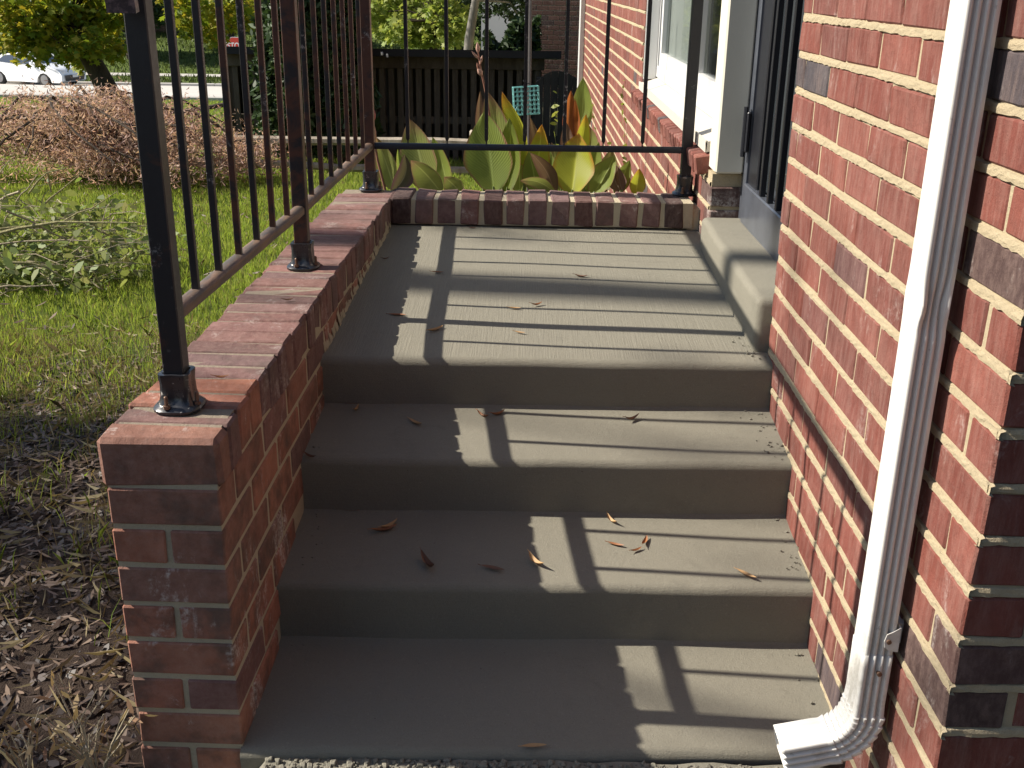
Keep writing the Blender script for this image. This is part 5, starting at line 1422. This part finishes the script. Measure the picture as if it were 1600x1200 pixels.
def cover():
    c = at(738,292,5.3); n = 2600; P = np.stack([rng.normal(c.x,.12,n), rng.normal(c.y,.16,n), np.zeros(n)], -1); P[:,2] = gz(P[:,0],P[:,1])+rng.uniform(.02,.26,n)*np.exp(-((P[:,0]-c.x)/.2)**2)
    root = thing('ground_cover', 'small pale yellow green leafy clump behind the cap bricks between the cannas', 'plant', (c.x, c.y, gzf(c.x, c.y)))
    mb = MB()
    for k in range(14): mb.tube([(0,0,-.02),(random.uniform(-.1,.1),random.uniform(-.1,.1),.2)], [.003,.001], 4)
    mb.build('stem', M_stem, root, fix=False)
    leaf_cloud('foliage', P-np.array(root.location), .03, LEAF_OVAL, leaf_mat('pale_cover_leaf', [(.24,.27,.07),(.32,.33,.12),(.20,.24,.05)], .4), root, .3)
cover()

# ------------------------------------------------------------------ fallen leaves on the steps
def on_surface(u, v):
    q = CAM_R.T @ np.array([(u-800)/FPX, (v-600)/FPX, 1.0]); lo = None
    for k in range(4000):
        s = 1.2+k*.001; x, y, z = q[0]*s, q[1]*s, ZC+q[2]*s
        if y < 1.63: continue
        if x < xin(y): continue
        if z <= step_top(x, y): return Vector((x, y, step_top(x, y)))
    return None
ML = [plain('leaf_tan', (.36,.22,.10), .6, .3, var=.25, sc_=80), plain('leaf_rust', (.24,.10,.04), .55, .3, var=.3, sc_=80), plain('leaf_brown', (.15,.075,.045), .6, .3, var=.3, sc_=80)]
def fallen(label, p, L, ang, mt, curl, tilt=.0, wd=.21, lift=.0):
    """a narrow willow oak leaf, curled along its length"""
    nl, nw = 9, 4; V = []; F = []
    ca, sa = math.cos(ang), math.sin(ang)
    for i in range(nl+1):
        f = i/nl; x = (f-.5)*L; w_ = L*wd*.5*math.sin(math.pi*min(1, f*.97+.03))**.8+.0004
        zc = curl*L*((2*f-1)**2)*.55+tilt*L*f
        for j in range(nw+1):
            u = j/nw*2-1; y = u*w_+.09*L*math.sin(2.2*f+curl*9); z = zc+abs(u)**1.4*w_*(.55+curl)
            V.append((x*ca-y*sa, x*sa+y*ca, z+.0015+lift))
    for i in range(nl):
        for j in range(nw): F.append((i*(nw+1)+j, i*(nw+1)+j+1, (i+1)*(nw+1)+j+1, (i+1)*(nw+1)+j))
    mb = MB(); mb.add(V, F); mb.tube([V[2], (V[2][0]-ca*L*.16, V[2][1]-sa*L*.16, V[2][2]+.002)], .0007, 4)
    o = mb.build('fallen_leaf', ML[mt], None, smooth=True, fix=False); o.location = p
    tag(o, label, 'leaf', 'fallen leaves on the porch'); return o
LV = [ # u v length px angle material curl label
 (545,633,40,.05,1,.10,'long rusty fallen leaf against the riser at the left of the second highest step'),
 (556,641,14,1.2,0,.5,'small pale leaf scrap beside the long rusty leaf on the second highest step'),
 (650,662,22,-.55,0,.25,'pale tan fallen leaf alone in the shade of the second highest step'),
 (756,651,18,-.8,1,.45,'rusty fallen leaf in the narrow sunlit patch near the riser, left of a pair'),
 (777,648,20,.6,1,.4,'rusty fallen leaf in the narrow sunlit patch near the riser, right of a pair'),
 (987,656,22,.45,2,.5,'brown curled fallen leaf on the right half of the second highest step'),
 (490,797,20,-.5,2,.35,'brown fallen leaf in the left corner under the riser of the third step down'),
 (542,800,40,.0,1,.12,'long rusty leaf lying flat along the riser at the left of the third step down'),
 (600,829,32,.55,1,.3,'rusty leaf of the crossed pair left on the third step down, front one'),
 (607,823,24,.95,0,.35,'tan leaf of the crossed pair left on the third step down, back one'),
 (668,885,30,-1.2,2,.6,'tightly curled brown leaf near the front edge of the third step down'),
 (770,891,34,-.2,2,.15,'flat brown leaf near the nosing of the third step down, in the shade'),
 (839,881,26,-1.1,0,.5,'curled tan leaf at the shadow edge of the third step down'),
 (957,816,18,-1.2,0,.5,'tan curled leaf under the riser in the rail shadow on the third step down'),
 (962,853,24,-.2,1,.2,'rusty leaf lying flat left of two short leaves on the third step down'),
 (993,861,16,.7,1,.3,'short rusty leaf, lower of two side by side on the third step down'),
 (1006,848,18,1.35,1,.3,'short rusty leaf, upper of two side by side on the third step down'),
 (1166,900,26,-.6,0,.2,'thin tan leaf near the nosing at the right of the third step down'),
 (835,1169,34,.25,0,.15,'tan leaf at the front edge of the lowest slab'),
 (602,405,10,.4,2,.4,'small dark leaf in the shade near the left wall on the landing'),
 (684,427,20,.0,1,.15,'rusty leaf in the rail shadow on the landing, farther left'),
 (908,433,20,-.1,2,.3,'brown leaf on the right half of the landing'),
 (838,477,16,.5,1,.4,'rusty leaf in the middle of the landing'),
 (804,483,20,.0,0,.15,'tan flat leaf in the middle of the landing'),
 (621,494,28,.02,1,.12,'rusty leaf at the left shadow line on the landing'),
 (680,517,22,1.0,0,.25,'pale leaf slanting in the sunlit strip near the landing edge'),
 (812,521,16,-.2,0,.2,'small tan leaf near the front edge of the landing'),
 (558,438,18,.9,1,.3,'rusty leaf leaning at the foot of the left wall on the landing'),
 (738,357,12,.1,2,.3,'small brown leaf close to the far low wall on the landing')]
for (u, v, px, a, mt, cu, lab) in LV:
    p = on_surface(u, v)
    if p is None: continue
    d = p.y*.934+(ZC-p.z)*.357; fs = abs(math.cos(a))+.001; 
    L = px/FPX*d*(1.0+.6*abs(math.sin(a))); fallen(lab, p, L, a*1.0, mt, cu)
for (u, v, px, a, mt, lab) in ((346,591,16,.3,1,'small reddish leaf on the cap bricks near the front post'),(450,470,16,.4,2,'small brown leaf on the cap bricks past the middle post')):
    q = CAM_R.T @ np.array([(u-800)/FPX, (v-600)/FPX, 1.0]); s = (.684-ZC)/q[2]; fallen(lab, Vector((q[0]*s, q[1]*s, .6845)), .03, a, mt, .3)

# unseen leaf screen added behind the camera to darken the step risers
n = 9000; x = rng.uniform(-3.5, 11, n); z = rng.uniform(0, 1, n)**.9*4.6
P = np.stack([x, -7.5+rng.uniform(-1.2, 1.2, n), -.1+z*(1+.15*np.sin(x*1.3))], -1)
tag(leaf_cloud('woods_and_shade_screen', P, .5, LEAF_OVAL, M_green, None, .1), kind='stuff')
